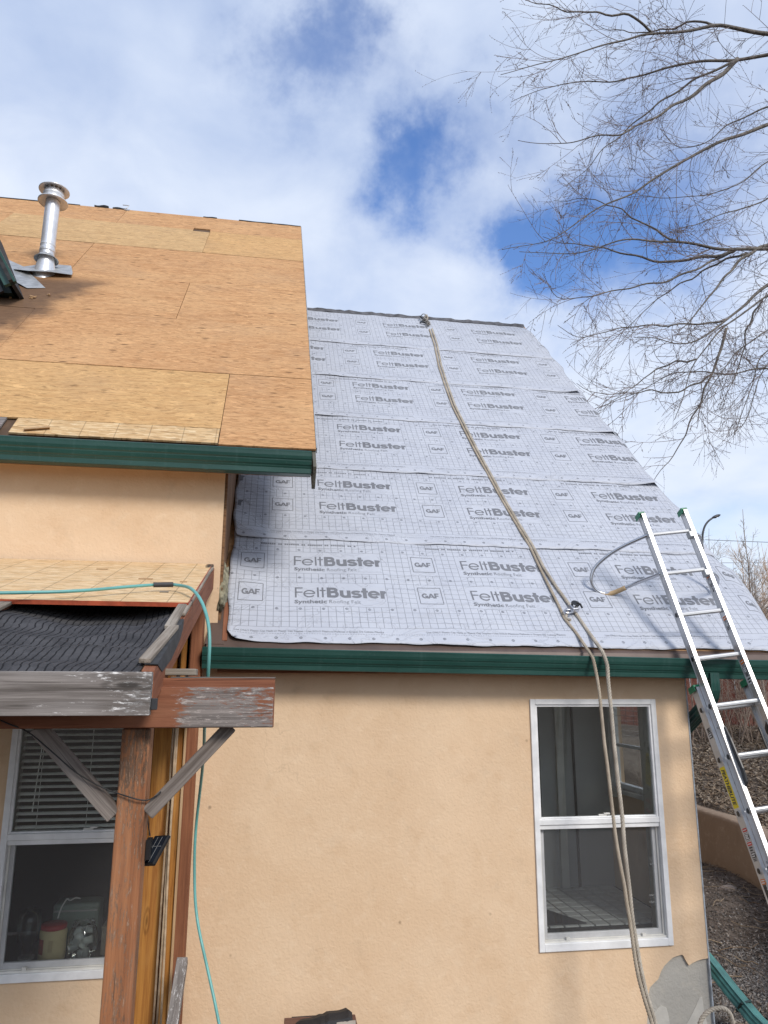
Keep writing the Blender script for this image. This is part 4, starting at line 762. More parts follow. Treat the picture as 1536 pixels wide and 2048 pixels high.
# --- windows
def window(rc, label, screen=True):
    x0, x1, z0, z1 = rc; cx = (x0 + x1) / 2
    y = YW - .014
    fw = .034
    wn = obj('window', (lambda m: m.out())(MB().add(box(x0, x0 + fw, y, y + .075, z0, z1)).add(box(x1 - fw, x1, y, y + .075, z0, z1)).add(box(x0 + fw, x1 - fw, y, y + .075, z1 - fw, z1)).add(box(x0 + fw, x1 - fw, y, y + .075, z0, z0 + fw + .010))), M_WHITE, H, bevel=.003)
    wn['label'] = label
    a, b = x0 + fw, x1 - fw; mid = z0 + (z1 - z0) * .495; zt = z1 - fw
    # upper (outer) sash
    s_ = .014
    obj('upper_sash', MB().add(box(a, a + s_, y + .010, y + .036, mid, zt)).add(box(b - s_, b, y + .010, y + .036, mid, zt)).add(box(a, b, y + .011, y + .037, zt - s_, zt + .001)).out(), M_WHITE, wn, bevel=.002)
    obj('meeting_rail', MB().add(box(a - .004, b + .004, y + .004, y + .052, mid - .018, mid + .016)).add(box(a, b, y + .016, y + .05, mid + .016, mid + .026)).out(), M_WHITE, wn, bevel=.003)
    obj('sash_stop', box(a, b, y + .012, y + .030, mid - .044, mid - .019), M_WHITE, wn, bevel=.003)
    obj('pane', box(a + s_ - .004, b - s_ + .004, y + .028, y + .032, mid + .02, zt - s_ + .004), M_GLASS, wn)
    # lower sash set further in, screen in front of it
    obj('lower_sash', MB().add(box(a, a + .036, y + .046, y + .072, z0 + fw, mid - .018)).add(box(b - .036, b, y + .046, y + .072, z0 + fw, mid - .018)).add(box(a + .036, b - .036, y + .046, y + .072, z0 + fw + .008, z0 + fw + .052)).out(), M_WHITE, wn, bevel=.002)
    obj('pane', box(a + .034, b - .034, y + .058, y + .062, z0 + fw + .05, mid - .016), M_GLASS, wn)
    sc = obj('insect_screen', ([(a + .012, y + .040, z0 + fw + .016), (b - .012, y + .040, z0 + fw + .016), (b - .012, y + .040, mid - .044), (a + .012, y + .040, mid - .044)], [(0, 1, 2, 3)]), M_SCREEN, wn)
    obj('screen_frame', MB().add(box(a + .002, a + .014, y + .034, y + .045, z0 + fw + .01, mid - .03)).add(box(b - .014, b - .002, y + .034, y + .045, z0 + fw + .01, mid - .03)).add(box(a + .014, b - .014, y + .034, y + .045, z0 + fw + .01, z0 + fw + .024)).out(), M_VINYL_OLD, wn)
    obj('sill_track', box(a, b, y + .018, y + .033, z0 + fw + .010, z0 + fw + .020), M_VINYL_OLD, wn)
    for q in (.18, .80): obj('sill_clip', box(a + (b - a) * q, a + (b - a) * q + .022, y + .016, y + .034, z0 + fw + .020, z0 + fw + .036), M_VINYL_OLD, wn)
    obj('sash_latch', MB().add(box(cx + .0, cx + .055, y + .022, y + .040, mid + .026, mid + .036)).add(box(cx + .035, cx + .075, y + .018, y + .030, mid + .034, mid + .044)).out(), M_VINYL_OLD, wn, bevel=.002)
    return wn, a, b, mid
wR, ra, rb, rmid = window(W2, 'right window with clear panes and a grey insect screen below')
wL, la, lb, lmid = window(W1, 'left window with half closed blinds behind the porch post')
# caulk shadow gap round the frames
# blinds behind the upper pane of the left window
slat = None; zz = W1[3] - .06
i = 0
while zz > lmid + .035:
    M = Matrix.Translation(((la + lb) / 2, YW + .075, zz)) @ Matrix.Rotation(radians(30 + (i * 13 % 5) * 1.2), 4, 'X') @ Matrix.Rotation(radians(((i * 7) % 5 - 2) * .12), 4, 'Y')
    if slat is None:
        hw = (lb - la) / 2 - .012; n_ = 5
        pr = [(-.0125 + .025 * k / n_, .0022 * sin(pi * k / n_)) for k in range(n_ + 1)]; pr2 = pr + [(q[0], q[1] - .0006) for q in pr[::-1]]
        slat = recalc(obj('blind_slat', prism(pr2, -hw, hw), M_BLIND, wL, M=M, local=True))
    else: dup(slat, wL, M)
    zz -= .0362; i += 1
obj('blind_rail', box(la + .012, lb - .012, YW + .062, YW + .090, lmid + .004, lmid + .022), M_BLIND, wL)
for q in (.16, .5, .84): obj('blind_cord', tube([(la + (lb - la) * q, YW + .064, W1[3] - .03), (la + (lb - la) * q, YW + .064, lmid + .01)], .0016, 5), M_BLIND, wL)
obj('blind_wand', tube([(la + .13, YW + .058, W1[3] - .03), (la + .10, YW + .058, lmid + .12)], .003, 6), M_BLIND, wL)

# --- rooms behind the two windows
room = obj('room_wall', MB().add(box(1.30, 1.34, YW + .21, 8.6, -2.1, .09)).add(box(2.10, 2.735, 5.86, 5.90, -2.1, .09)).add(box(1.34, 2.735, 8.5, 8.55, -2.1, .09)).out(), M_INTWALL, H)
room['label'] = 'grey inside walls of the tiled nook'
obj('ceiling_board', box(-4.4, 2.735, YW + .21, 8.6, .06, .09), M_INTWALL, H)
obj('door_casing', box(2.30, 2.36, 5.835, 5.862, -1.5, .05), M_VINYL_OLD, room); obj('door_casing', box(2.44, 2.455, 5.845, 5.862, -1.5, .05), M_DARKROOM, room); obj('door_casing', box(2.14, 2.165, 5.84, 5.862, -1.5, .05), M_BLACK, room)
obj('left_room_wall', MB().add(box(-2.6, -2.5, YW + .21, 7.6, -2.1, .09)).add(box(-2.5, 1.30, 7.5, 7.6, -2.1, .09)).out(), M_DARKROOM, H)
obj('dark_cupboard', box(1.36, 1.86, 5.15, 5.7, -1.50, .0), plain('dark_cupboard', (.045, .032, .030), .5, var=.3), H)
fl_ = obj('tile_floor', box(1.34, 2.735, YW + .206, 5.86, -1.56, -1.508), M_GROUT, H); fl_['label'] = 'raised floor of small grey tiles inside the right window'
tile = None
for ix in range(13):
    for iy in range(9):
        M = Matrix.Translation((1.40 + ix * .102, YW + .262 + iy * .102, -1.508))
        if tile is None: tile = obj('floor_tile', box(-.0458, .0458, -.0458, .0458, 0, .008), M_TILE, fl_, M=M, local=True, bevel=.0015)
        else: dup(tile, fl_, M)
for iy in range(9):
    dup(tile, fl_, Matrix.Translation((1.40 + 13 * .102 - .036, YW + .262 + iy * .102, -1.508)) @ Matrix.Diagonal((.4, 1, 1, 1)))
obj('dark_mat', ([(1.45, 4.99, -1.497), (2.12, 4.99, -1.497), (1.72, 5.84, -1.497), (1.45, 5.84, -1.497), (1.45, 4.99, -1.492), (2.12, 4.99, -1.492), (1.72, 5.84, -1.492), (1.45, 5.84, -1.492)], [(3, 2, 1, 0), (4, 5, 6, 7), (0, 1, 5, 4), (1, 2, 6, 5), (2, 3, 7, 6), (3, 0, 4, 7)]), plain('dark_mat', (.055, .052, .055), .9, var=.2, bscale=80), H)
# side window of the nook, with a raised blind
sw = obj('window', MB().add(box(2.695, 2.745, 5.02, 5.05, -.76, .02)).add(box(2.695, 2.745, 5.66, 5.70, -.76, .02)).add(box(2.695, 2.745, 5.05, 5.66, -.76, -.725)).add(box(2.695, 2.745, 5.05, 5.66, -.02, .02)).add(box(2.705, 2.735, 5.05, 5.66, -.462, -.440)).out(), M_WHITE, H, bevel=.003); sw['label'] = 'side window in the gable wall seen through the nook'
obj('pane', box(2.718, 2.722, 5.05, 5.66, -.725, -.02), M_GLASS2, sw)
sl_ = None
for i in range(11):
    M = Matrix.Translation((2.67, 5.355, .0 - i * .038)) @ Matrix.Rotation(radians(8), 4, 'Y')
    if sl_ is None: sl_ = obj('blind_slat', box(-.012, .012, -.30, .30, 0, .001), M_WHITE, sw, M=M, local=True)
    else: dup(sl_, sw, M)
obj('casing', MB().add(box(2.68, 2.737, 5.70, 5.77, -.84, .05)).add(box(2.655, 2.737, 5.0, 5.70, -.79, -.762)).out(), M_VINYL_OLD, sw, bevel=.002)

# ------------------------------------------------------------------ things standing inside the left window
SZ = -1.572
counter = thing('window_counter', (-1.1, 5.15, -2.1), 'dark counter inside the left window under jars', 'counter')
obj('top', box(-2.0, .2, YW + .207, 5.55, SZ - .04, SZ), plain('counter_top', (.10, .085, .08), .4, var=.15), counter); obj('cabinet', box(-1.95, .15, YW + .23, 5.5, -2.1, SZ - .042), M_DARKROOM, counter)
M_YELPLAS = plain('cream_yellow_plastic', (.80, .66, .36), .45, var=.06)
can = thing('coffee_canister', (-1.150, 5.06, SZ), 'pale yellow coffee canister with red lid inside the left window', 'canister')
obj('body', lathe([(0, SZ), (.066, SZ), (.074, SZ + .008), (.075, SZ + .05), (.073, SZ + .11), (.076, SZ + .15), (.072, SZ + .165), (.066, SZ + .168)], (-1.150, 5.06, 0), 32), M_YELPLAS, can, smooth=True)
obj('lid', lathe([(.070, SZ + .168), (.072, SZ + .170), (.072, SZ + .190), (.066, SZ + .194), (0, SZ + .194)], (-1.150, 5.06, 0), 32), plain('red_plastic', (.50, .03, .03), .4, var=.08), can, smooth=True)
obj('label_panel', [xf(([(.0762 * cos(a), .0762 * sin(a), z) for z in (SZ + .045, SZ + .125) for a in np.linspace(-2.75, -2.05, 8)], [(i, i + 1, i + 9, i + 8) for i in range(7)]), Matrix.Translation((-1.150, 5.06, 0)))][0], plain('red_label', (.32, .05, .035), .5, var=.5, scale=50), can)
obj('grip', box(-1.158, -1.132, 4.982, 4.990, SZ + .06, SZ + .122), plain('cream_grip', (.62, .49, .26), .45), can, bevel=.004)
M_JARG = glass_material('jar_glass', (.88, .92, .90), .9)
jar = thing('glass_jar', (-.985, 5.07, SZ), 'clear glass jar full of white odds and ends beside the canister', 'jar')
obj('body', lathe([(0, SZ + .004), (.070, SZ + .004), (.082, SZ + .02), (.084, SZ + .12), (.078, SZ + .15), (.062, SZ + .172), (.060, SZ + .19), (.064, SZ + .194)], (-.985, 5.07, 0), 32), M_JARG, jar, smooth=True)
obj('wire_bail', MB().add(tube([(-.985 + .066 * cos(a), 5.07 + .066 * sin(a), SZ + .180) for a in np.linspace(0, 2 * pi, 25)], .003, 5)).add(tube([(-1.03, 5.01, SZ + .18), (-1.0, 4.998, SZ + .21), (-.96, 5.0, SZ + .225), (-.93, 5.03, SZ + .19)], .003, 5)).out(), M_GALV_D, jar)
M_WHT2 = plain('white_plastic_bits', (.85, .84, .82), .5, var=.1)
for i, (dx, dy, z, r, h, ax) in enumerate(((-.045, -.035, .055, .022, .05, (1, .3, .4)), (-.02, -.04, .10, .024, .05, (.2, 1, .5)), (.03, -.045, .025, .02, .055, (0, .2, 1)), (.0, -.05, .02, .017, .04, (.1, 0, 1)), (.04, -.03, .09, .020, .05, (1, 0, .3)), (.0, 0.0, .06, .03, .05, (.5, .5, .7)), (-.03, .02, .12, .025, .04, (0, 1, 0)), (.03, .03, .13, .02, .04, (1, 0, 0)))):
    q = recalc(obj('roll', lathe([(0, -h / 2), (r, -h / 2), (r, h / 2), (r * .45, h / 2), (r * .4, h / 4), (0, h / 4)], (-.985 + dx, 5.07 + dy, SZ + z + .012), 16, ax), M_WHT2, jar))
spray = thing('clear_bottle', (-1.30, 5.10, SZ), 'greyish clear bottle at the left edge of the window counter', 'bottle')
obj('body', lathe([(0, SZ), (.03, SZ), (.034, SZ + .07), (.062, SZ + .10), (.066, SZ + .20), (.06, SZ + .26), (.0, SZ + .265)], (-1.30, 5.10, 0), 24), M_JARG, spray, smooth=True)
obj('base_ring', lathe([(0, SZ + .001), (.045, SZ + .001), (.045, SZ + .012), (0, SZ + .012)], (-1.30, 5.10, 0), 24), M_INTWALL, spray)
radio = thing('green_case', (-1.06, 5.27, SZ), 'dark green plastic case with white cord behind the jars', 'case')
obj('body', box(-1.20, -.93, 5.20, 5.36, SZ, SZ + .26), plain('dull_green_case', (.20, .26, .23), .5, var=.1), radio, bevel=.02); obj('trim', box(-1.19, -.94, 5.194, 5.199, SZ + .215, SZ + .225), M_INTWALL, radio)
obj('cord', tube(spline([(-1.15, 5.13, SZ + .20), (-1.14, 5.14, SZ + .25), (-1.12, 5.15, SZ + .29), (-1.11, 5.16, SZ + .305), (-1.10, 5.17, SZ + .28), (-1.07, 5.18, SZ + .30), (-1.04, 5.18, SZ + .292)], .01, 2), .004, 6), M_WHT2, radio)
cup = thing('beige_box', (-.82, 5.15, SZ), 'small beige box at the right of the jars, half behind the post', 'box')
obj('body', box(-.885, -.74, 5.09, 5.22, SZ, SZ + .16), plain('beige_card', (.30, .26, .20), .7), cup, bevel=.004); obj('flap', box(-.885, -.74, 5.07, 5.09, SZ + .15, SZ + .158), plain('beige_flap', (.36, .31, .24), .7), cup)

# ------------------------------------------------------------------ porch
porch = thing('porch', (-1.0, 2.68, GZ), 'red stained timber porch roof with weathered fascia and half stripped black fabric', 'porch')
PR = porch
zr = lambda y: .034 + .2818 * (y - 2.36)       # top of the rafters
RD = Vector((0, 1, .2818)).normalized(); RN = Vector((0, -.2818, 1)).normalized()
board('fascia_board', (-.324, 2.366, -.031), (-2.6, 2.366, -.031), (0, 0, 1), .126, .036, M_GREYWOOD, PR)
board('beam', (-2.6, 2.594, -.077), (.040, 2.594, -.077), (0, 0, 1), .128, .038, timber('worn_beam', (.26, .102, .054), (.18, .066, .035), (.33, .15, .085), (.27, .235, .215), .62, (2.10, 2.42, 1.6)), PR, bevel=.004, label='front beam, stain worn to grey at its right end')
board('beam', (-2.6, 2.634, -.064), (.044, 2.634, -.064), (0, 0, 1), .160, .038, M_STAIN, PR, bevel=.004)
board('beam_cap', (-.30, 2.634, .0180), (.045, 2.634, .0180), (0, 1, 0), .036, .004, M_GREYWOOD, PR, bevel=.001)
board('post', (-.4000, 2.680, GZ), (-.4000, 2.680, -.1455), (1, 0, 0), .090, .090, M_POST, PR, bevel=.006)
board('post', (-2.3, 2.680, GZ), (-2.3, 2.680, -.1455), (1, 0, 0), .090, .090, M_POST, PR, bevel=.006)
def rafter(x, m_, nm='rafter'):
    y0, y1 = 2.386, 4.74; v = [(y0, zr(y0) - .004), (y1, zr(y1) - .004), (y1, zr(y1) - .135), (2.72, zr(2.72) - .118), (2.60, zr(2.60) - .118), (y0, zr(y0) - .115)]
    M = frame((x, 2.386, zr(2.386)), RD, (1, 0, 0), RD.cross(Vector((1, 0, 0)))); Mi = M.inverted()
    o = recalc(obj(nm, prism(v, x - .019, x + .019), m_, PR, M=M, bevel=.002)); return o
rafter(-.341, M_STAIN); rafter(-1.10, M_STAIN); rafter(-1.85, M_STAIN)
# weathered lath nailed over the fabric on the right rafter, in split lengths
for (y0, y1, dx, tw) in ((2.43, 2.93, -.004, .02), (2.92, 3.52, .004, -.01), (3.53, 4.20, -.004, .0), (4.05, 4.62, .006, .015)):
    board('lath', (-.356 + dx, y0, zr(y0) + .012), (-.352 + dx + tw, y1, zr(y1) + .012), (1, 0, 0), .036 if y0 < 3.5 else .028, .016, M_GREYWOOD2, PR, bevel=.003)
board('lath', (-1.085, 2.9, zr(2.9) + .008), (-1.085, 3.46, zr(3.46) + .008), (1, 0, 0), .055, .016, M_GREYWOOD2, PR, bevel=.003)
board('lath', (-.335, 3.2, zr(3.2) + .006), (-.333, 4.66, zr(4.66) + .008), (1, 0, 0), .022, .014, M_GREYWOOD2, PR, bevel=.003)
for y, s in ((4.60, .034), (4.655, .030), (4.55, .022)):
    board('rotten_end', (-.352, y, zr(y) + .018), (-.338, y + .06, zr(y) + .030), (1, 0, 0), s, .022, timber('rotten_wood', (.09, .07, .055), (.03, .024, .02), (.18, .15, .12), knots=False), PR, bevel=.004)
# black roofing fabric between the rafters: pleated, sagging
def fabric_mat():
    m, t = mat('black_roofing_fabric'); v = tco(t); sp = t.n('ShaderNodeSeparateXYZ', {0: v})
    big = t.noise(t.mapv(v, (3.2, 6, 1)), 1.0, 4, .55)
    wx = t.m('ADD', sp.outputs[0], t.m('ADD', t.m('MULTIPLY', t.m('SUBTRACT', big, .5), .055), t.m('MULTIPLY', t.m('SUBTRACT', t.noise(v, 26, 2), .5), .004)))
    q = t.m('ABSOLUTE', t.m('SUBTRACT', t.m('FRACT', t.m('DIVIDE', wx, .0262)), .5)); gap = t.m('SUBTRACT', 1.0, t.smooth(q, .03, .14)); gapm = t.m('MULTIPLY', gap, t.smooth(t.noise(t.mapv(v, (30, 6, 1)), 1.0, 2), .30, .42))
    n = t.noise(v, 60, 4, .6); fr = t.noise(v, 9, 5, .65); lint = t.n('ShaderNodeTexVoronoi', {'Vector': t.mapv(v, (1, 1.8, 1)), 'Scale': 26.0}).outputs['Distance']
    c = t.mix(t.smooth(fr, .3, .7), (.040, .040, .043), (.075, .074, .078)); c = t.mix(t.m('MULTIPLY', t.smooth(n, .58, .72), .35), c, (.095, .095, .10)); c = t.mix(t.m('MULTIPLY', gapm, .85), c, (.006, .006, .008))
    c = t.mix(t.m('MULTIPLY', t.smooth(lint, .045, .015), .8), c, (.32, .32, .33))
    cr = t.noise(t.mapv(v, (1.6, 16, 1)), 1.0, 3, .5)
    finish(t, c, .85, 0, t.m('ADD', t.m('MULTIPLY', gapm, -.5), t.m('ADD', t.m('MULTIPLY', cr, 2.2), t.m('MULTIPLY', n, .15))), .008, .8, spec=.2); return m
M_FABRIC = fabric_mat()
nx, ny = 150, 60; V = []
for j in range(ny):
    y = 2.362 + (4.05 - 2.362) * j / (ny - 1)
    for i in range(nx):
        x = -2.55 + (-.366 + 2.55) * i / (nx - 1); u = (x + .345) / .755; d_ = abs(sin(pi * u)) if x > -1.85 else .6
        sag = -.012 - .062 * d_ * min(1, max(0, (y - 2.42) / .9)) + .007 * sin(y * 24 + x * 1.2) * min(1, (y - 2.36) * 6) + .006 * sin(y * 11 + x * 3.0) + .003 * sin(x * 23 + y * 5)
        sag += .016 * math.exp(-((x + .62) / .10) ** 2 - ((y - 2.72) / .08) ** 2) + .012 * math.exp(-((x + .52) / .05) ** 2) * sin(y * 9)
        V.append((x, y, zr(y) + sag))
I = (np.arange(ny - 1)[:, None] * nx + np.arange(nx - 1)[None, :]).ravel()
o = obj('roofing_fabric', (np.array(V), np.stack([I, I + 1, I + 1 + nx, I + nx], 1)), M_FABRIC, PR, smooth=True); o.modifiers.new('solid', 'SOLIDIFY').thickness = .003
flap = [(-.320, 2.43, zr(2.43) + .003), (-.3195, 2.55, zr(2.55) - .052), (-.3195, 2.78, zr(2.78) - .070), (-.3195, 3.02, zr(3.02) - .055), (-.3195, 3.10, zr(3.1) - .03), (-.320, 3.12, zr(3.12) + .003), (-.36, 3.12, zr(3.12) + .004), (-.36, 2.43, zr(2.43) + .004)]
o = obj('fabric_flap', (flap, [(0, 1, 2, 3, 4, 5), (0, 5, 6, 7)]), plain('black_flap', (.035, .037, .040), .8, var=.3, scale=20), PR); o.modifiers.new('solid', 'SOLIDIFY').thickness = .002
obj('fabric_tab', box(-.323, -.306, 2.362, 2.385, -.078, -.045), plain('black_tab', (.03, .031, .034), .8, var=.2), PR, bevel=.002)
obj('underlay', box(-2.6, -.36, 3.0, 4.72, -.16, -.15), M_DARKROOM, PR, M=Matrix.Translation((0, 0, 0)) @ Matrix.Identity(4))
# new strand board sheet over the top half of the rafters; red painted edges
Mo = frame((-2.6, 3.372, zr(3.372) + .006), (1, 0, 0), RD, RN)
so_ = obj('sheathing_panel', box(0, 2.266, 0, 1.40, 0, .018), M_OSB2, PR, M=Mo, local=True)
obj('painted_edge', MB().add(box(0, 2.267, -.002, 0, -.001, .0185)).add(box(2.266, 2.268, -.002, 1.40, -.001, .0185)).out(), M_REDEDGE, so_, M=Mo, local=True)
for x, y, s_ in ((-.62, 4.02, .035), (-.47, 3.62, .020), (-.42, 3.95, .018), (-.91, 4.35, .03)):
    obj('wood_chip', xf(box(-s_, s_, -s_ * .3, s_ * .3, 0, .004), frame((x, y, zr(y) + .0255), (1, 0, 0), RD, RN)), M_PALEWOOD if y > 3.7 else M_GREYWOOD2, so_)
# braces
board('brace', (-.348, 2.655, -.410), (-.098, 2.655, -.140), (1, 0, -1), .046, .038, M_BRACE, PR, bevel=.004)
board('brace', (-.450, 2.655, -.415), (-.712, 2.655, -.140), (1, 0, 1), .052, .038, M_BRACE, PR, bevel=.004)
# timbers standing against the wall
board('wall_board', (-.560, 4.64, GZ), (-.560, 4.64, .42), (1, 0, 0), .125, .13, M_AMBER, PR, bevel=.004)
board('wall_board', (-.448, 4.62, GZ), (-.448, 4.62, .44), (1, 0, 0), .05, .09, M_AMBER, PR, bevel=.003)
board('wall_post', (-.391, 4.64, GZ), (-.391, 4.64, .50), (1, 0, 0), .062, .15, M_RUST, PR, bevel=.004)
board('edge_strip', (-.420, 4.558, GZ), (-.420, 4.558, -.10), (1, 0, 0), .014, .012, M_PALEWOOD, PR, bevel=.003)
board('upper_post', (-.402, 4.645, .02), (-.402, 4.645, .56), (1, 0, 0), .088, .14, M_RUST, PR, bevel=.004)
board('spacer_block', (-.335, 2.69, .036), (-.222, 2.69, .036), (0, 1, 0), .09, .022, M_GREYWOOD2, PR, bevel=.003)

# leaning plank, cords, light and its wire
pk = board('plank', (-.352, 4.40, -1.40), (-.386, 3.55, -2.10), (1, 0, 0), .055, .055, M_GREYWOOD, None, bevel=.004); meta(pk, 'weathered sawn plank leaning against the rust brown wall post', 'plank')
meta(obj('cane_bundle', MB().add(tube(smoothp(np.array(D_['cord0']) + RNG.normal(0, .0025, (9, 3)), 1), .0062, 7)).add(tube(smoothp(np.array(D_['cord1']) + RNG.normal(0, .0025, (9, 3)), 1), .0058, 7)).add(tube(smoothp(np.array(D_['cord2']) + RNG.normal(0, .003, (9, 3)), 1), .0062, 7)).add(tube([Vector(D_['cord1'][3]) + Vector((.012, .0, 0)), Vector(D_['cord2'][5]) + Vector((-.014, 0, 0)), Vector(D_['cord2'][8]) + Vector((-.022, 0, 0))], .0055, 7)).out(), plain('pale_tan_cane', (.46, .34, .22), .6, var=.25, scale=18), smooth=True), 'tall thin tan canes standing upright between the amber boards', 'canes')
sol = thing('solar_light', (-.328, 2.75, -.54), 'small black solar light panel on the right side of the porch post', 'light')
Ms = frame((-.332, 2.742, -.538), (.80, -.45, .10), (.42, .35, .84), Vector((.80, -.45, .10)).cross(Vector((.42, .35, .84))))
obj('housing', xf(box(-.032, .032, -.050, .050, -.016, .0), Ms), M_BLACK, sol, bevel=.004)
obj('solar_cell', xf(box(-.026, .026, -.043, .043, .0005, .002), Ms), plain('solar_cell', (.012, .016, .024), .25, var=.2), sol)
obj('cell_line', MB().add(xf(box(-.010, -.0085, -.042, .042, .0021, .0026), Ms)).add(xf(box(.008, .0095, -.042, .042, .0021, .0026), Ms)).add(xf(box(-.025, .025, .010, .0112, .0021, .0026), Ms)).out(), M_GALV_D, sol)
obj('bracket', box(-.353, -.338, 2.70, 2.75, -.56, -.50), M_BLACK, sol)
obj('lead', tube(spline(D_['wire2'], .02, 2), .0022, 5), M_BLACK, sol)
meta(obj('light_wire', tube(spline(D_['wire'], .02, 2), .0024, 6), M_BLACK, smooth=True), 'thin black wire strung across the porch braces and post', 'wire')

# ------------------------------------------------------------------ air hose
hose = thing('air_hose', tuple(D_['hose2'][-1][:2]) + (GZ,), 'thin teal air hose lying over the porch roof and hanging down the wall', 'hose')
M_TEAL = plain('teal_hose_rubber', (.13, .37, .345), .38, var=.12, scale=6)
obj('hose_run', tube(spline(D_['hose1'], .02, 6), .0074, 10), M_TEAL, hose, smooth=True); obj('hose_run', tube(spline(D_['hose2'], .02, 8), .0076, 10), M_TEAL, hose, smooth=True)
obj('splice_sleeve', tube([Vector(D_['hose1'][-1]), (Vector(D_['hose1'][-1]) + Vector(D_['hose2'][0])) / 2, Vector(D_['hose2'][0])], .0120, 12), plain('black_tape', (.03, .03, .033), .6, var=.3, bscale=70), hose, smooth=False)

# ------------------------------------------------------------------ ropes
def rope_geo(P, R, pitch=.075, sides=7, seg=None):
    P = np.asarray(P, float); T, N, B = frames(P); d = np.r_[0, np.cumsum(np.linalg.norm(np.diff(P, axis=0), axis=1))]
    mb = MB()
    for k in range(3):
        a = d / pitch * 2 * pi + k * 2 * pi / 3; Q = P + (np.cos(a)[:, None] * N + np.sin(a)[:, None] * B) * R * .56
        mb.add(tube(Q, R * .52, sides))
    return mb.out()
def rope_mat(name, c1, c2):
    m, t = mat(name); v = tco(t); n = t.noise(v, 9, 5, .6); f = t.noise(t.mapv(v, (1, 1, 1)), 190, 3, .6)
    c = t.mix(t.smooth(n, .3, .7), c1, c2); c = t.mix(t.m('MULTIPLY', t.smooth(f, .5, .75), .5), c, tuple(.5 * q for q in c1)); finish(t, c, .9, 0, f, .003, spec=.1); return m
M_ROPE = rope_mat('manila_rope', (.34, .30, .245), (.52, .465, .385)); M_ROPE2 = rope_mat('sandy_rope', (.35, .295, .225), (.48, .41, .32))
ra_ = np.array(D_['rope_a']); rb_ = np.array(D_['rope_b'])
o = obj('rope', rope_geo(spline(ra_, .007, 12), .0102, .048), M_ROPE2, smooth=True); meta(o, 'left strand of tan safety rope running down the felt roof and past the window', 'rope', 'safety rope strands over the lower roof')
o = obj('rope', rope_geo(spline(rb_, .007, 12), .0120, .054), M_ROPE, smooth=True); meta(o, 'right thicker strand of tan safety rope with the metal rope grab on it', 'rope', 'safety rope strands over the lower roof')
o = obj('rope_coil', rope_geo(spline(np.array(D_['coil']), .007, 5), .0125, .056), M_ROPE, smooth=True); meta(o, 'loop of grey tan rope standing by the wall corner at the ground', 'rope')
gr = thing('rope_grab', D_['grab'][1], 'black and silver rope grab clamped on the rope above the gutter', 'rope grab')
g0, g1, g2 = [Vector(q) for q in D_['grab']]; gx = (g2 - g0).normalized(); gz = (NS - gx * NS.dot(gx)).normalized(); gy = gz.cross(gx); MG = frame(g1, gx, gy, gz)
obj('body', xf(box(-.020, .035, -.026, .030, .0, .040), MG), M_STEEL, gr, bevel=.008); obj('cam', xf(lathe([(0, -.006), (.028, -.006), (.03, 0), (.028, .006), (0, .006)], (0, 0, 0), 16), MG @ Matrix.Translation((.022, .018, .046))), M_BLACK, gr)
obj('lever', xf(tube([(.03, .02, .05), (.048, .0, .052), (.045, -.03, .045)], .007, 8), MG), M_BLACK, gr); obj('carabiner', xf(tube([(-.02 + .030 * cos(a) - .03, -.016 + .018 * sin(a), .02) for a in np.linspace(0, 2 * pi, 21)], .0055, 8, cap=False), MG), M_STEEL, gr, smooth=True)
obj('sling', xf(tube(spline([(-.05, -.02, .02), (-.075, -.03, .0), (-.085, -.06, -.005), (-.07, -.085, .005)], .01, 2), .010, 8), MG), M_ROPE, gr); obj('bolt', xf(lathe([(0, 0), (.008, 0), (.008, .01), (0, .01)], (0, 0, 0), 8), MG @ Matrix.Translation((.0, .0, .041))), M_GALV, gr)
an = thing('roof_anchor', D_['rope_knot'][1], 'grey roof anchor with knotted rope end at the lower ridge', 'roof anchor')
MA = rframe(rl(1.99, 6.42, .012)) @ Matrix.Scale(.82, 4)
obj('anchor_plate', xf(box(-.06, .06, -.12, .14, 0, .006), MA), M_GALV_D, an); obj('anchor_ring', xf(tube([(.04 * cos(a), .10, .045 + .045 * sin(a)) for a in np.linspace(0, 2 * pi, 19)], .008, 8, cap=False), MA), M_GALV_D, an)
kn = MB(); random.seed(5)
for i in range(5):
    a = i * 1.3; kn.add(rope_geo(spline([(.045 * cos(a) + .01 * i - .02, .06 - .075 * i + .05 * sin(a), .03), (.03 * cos(a + 1), .02 - .07 * i, .085), (-.045 * cos(a) + .01, -.03 - .06 * i, .04), (.03, -.08 - .05 * i, .03)], .012, 2), .018, .09, 6))
obj('knot', xf(kn.out(), MA), rope_mat('grey_rope', (.27, .255, .235), (.40, .375, .345)), an, smooth=True)
obj('rope_tail', xf(rope_geo(spline([(.02, -.1, .05), (.05, -.02, .07), (.035, .06, .09), (.06, .10, .05)], .012, 2), .015), MA), M_ROPE, an, smooth=True)
obj('hook', xf(MB().add(tube(spline([(-.05, .08, .04), (-.075, .02, .07), (-.05, -.05, .06), (-.01, -.09, .05)], .012, 2), .012, 8)).add(tube(spline([(-.09, -.14, .02), (-.06, -.20, .05), (.0, -.24, .04)], .012, 2), .012, 8)).out(), MA), M_BLACK, an, smooth=True)

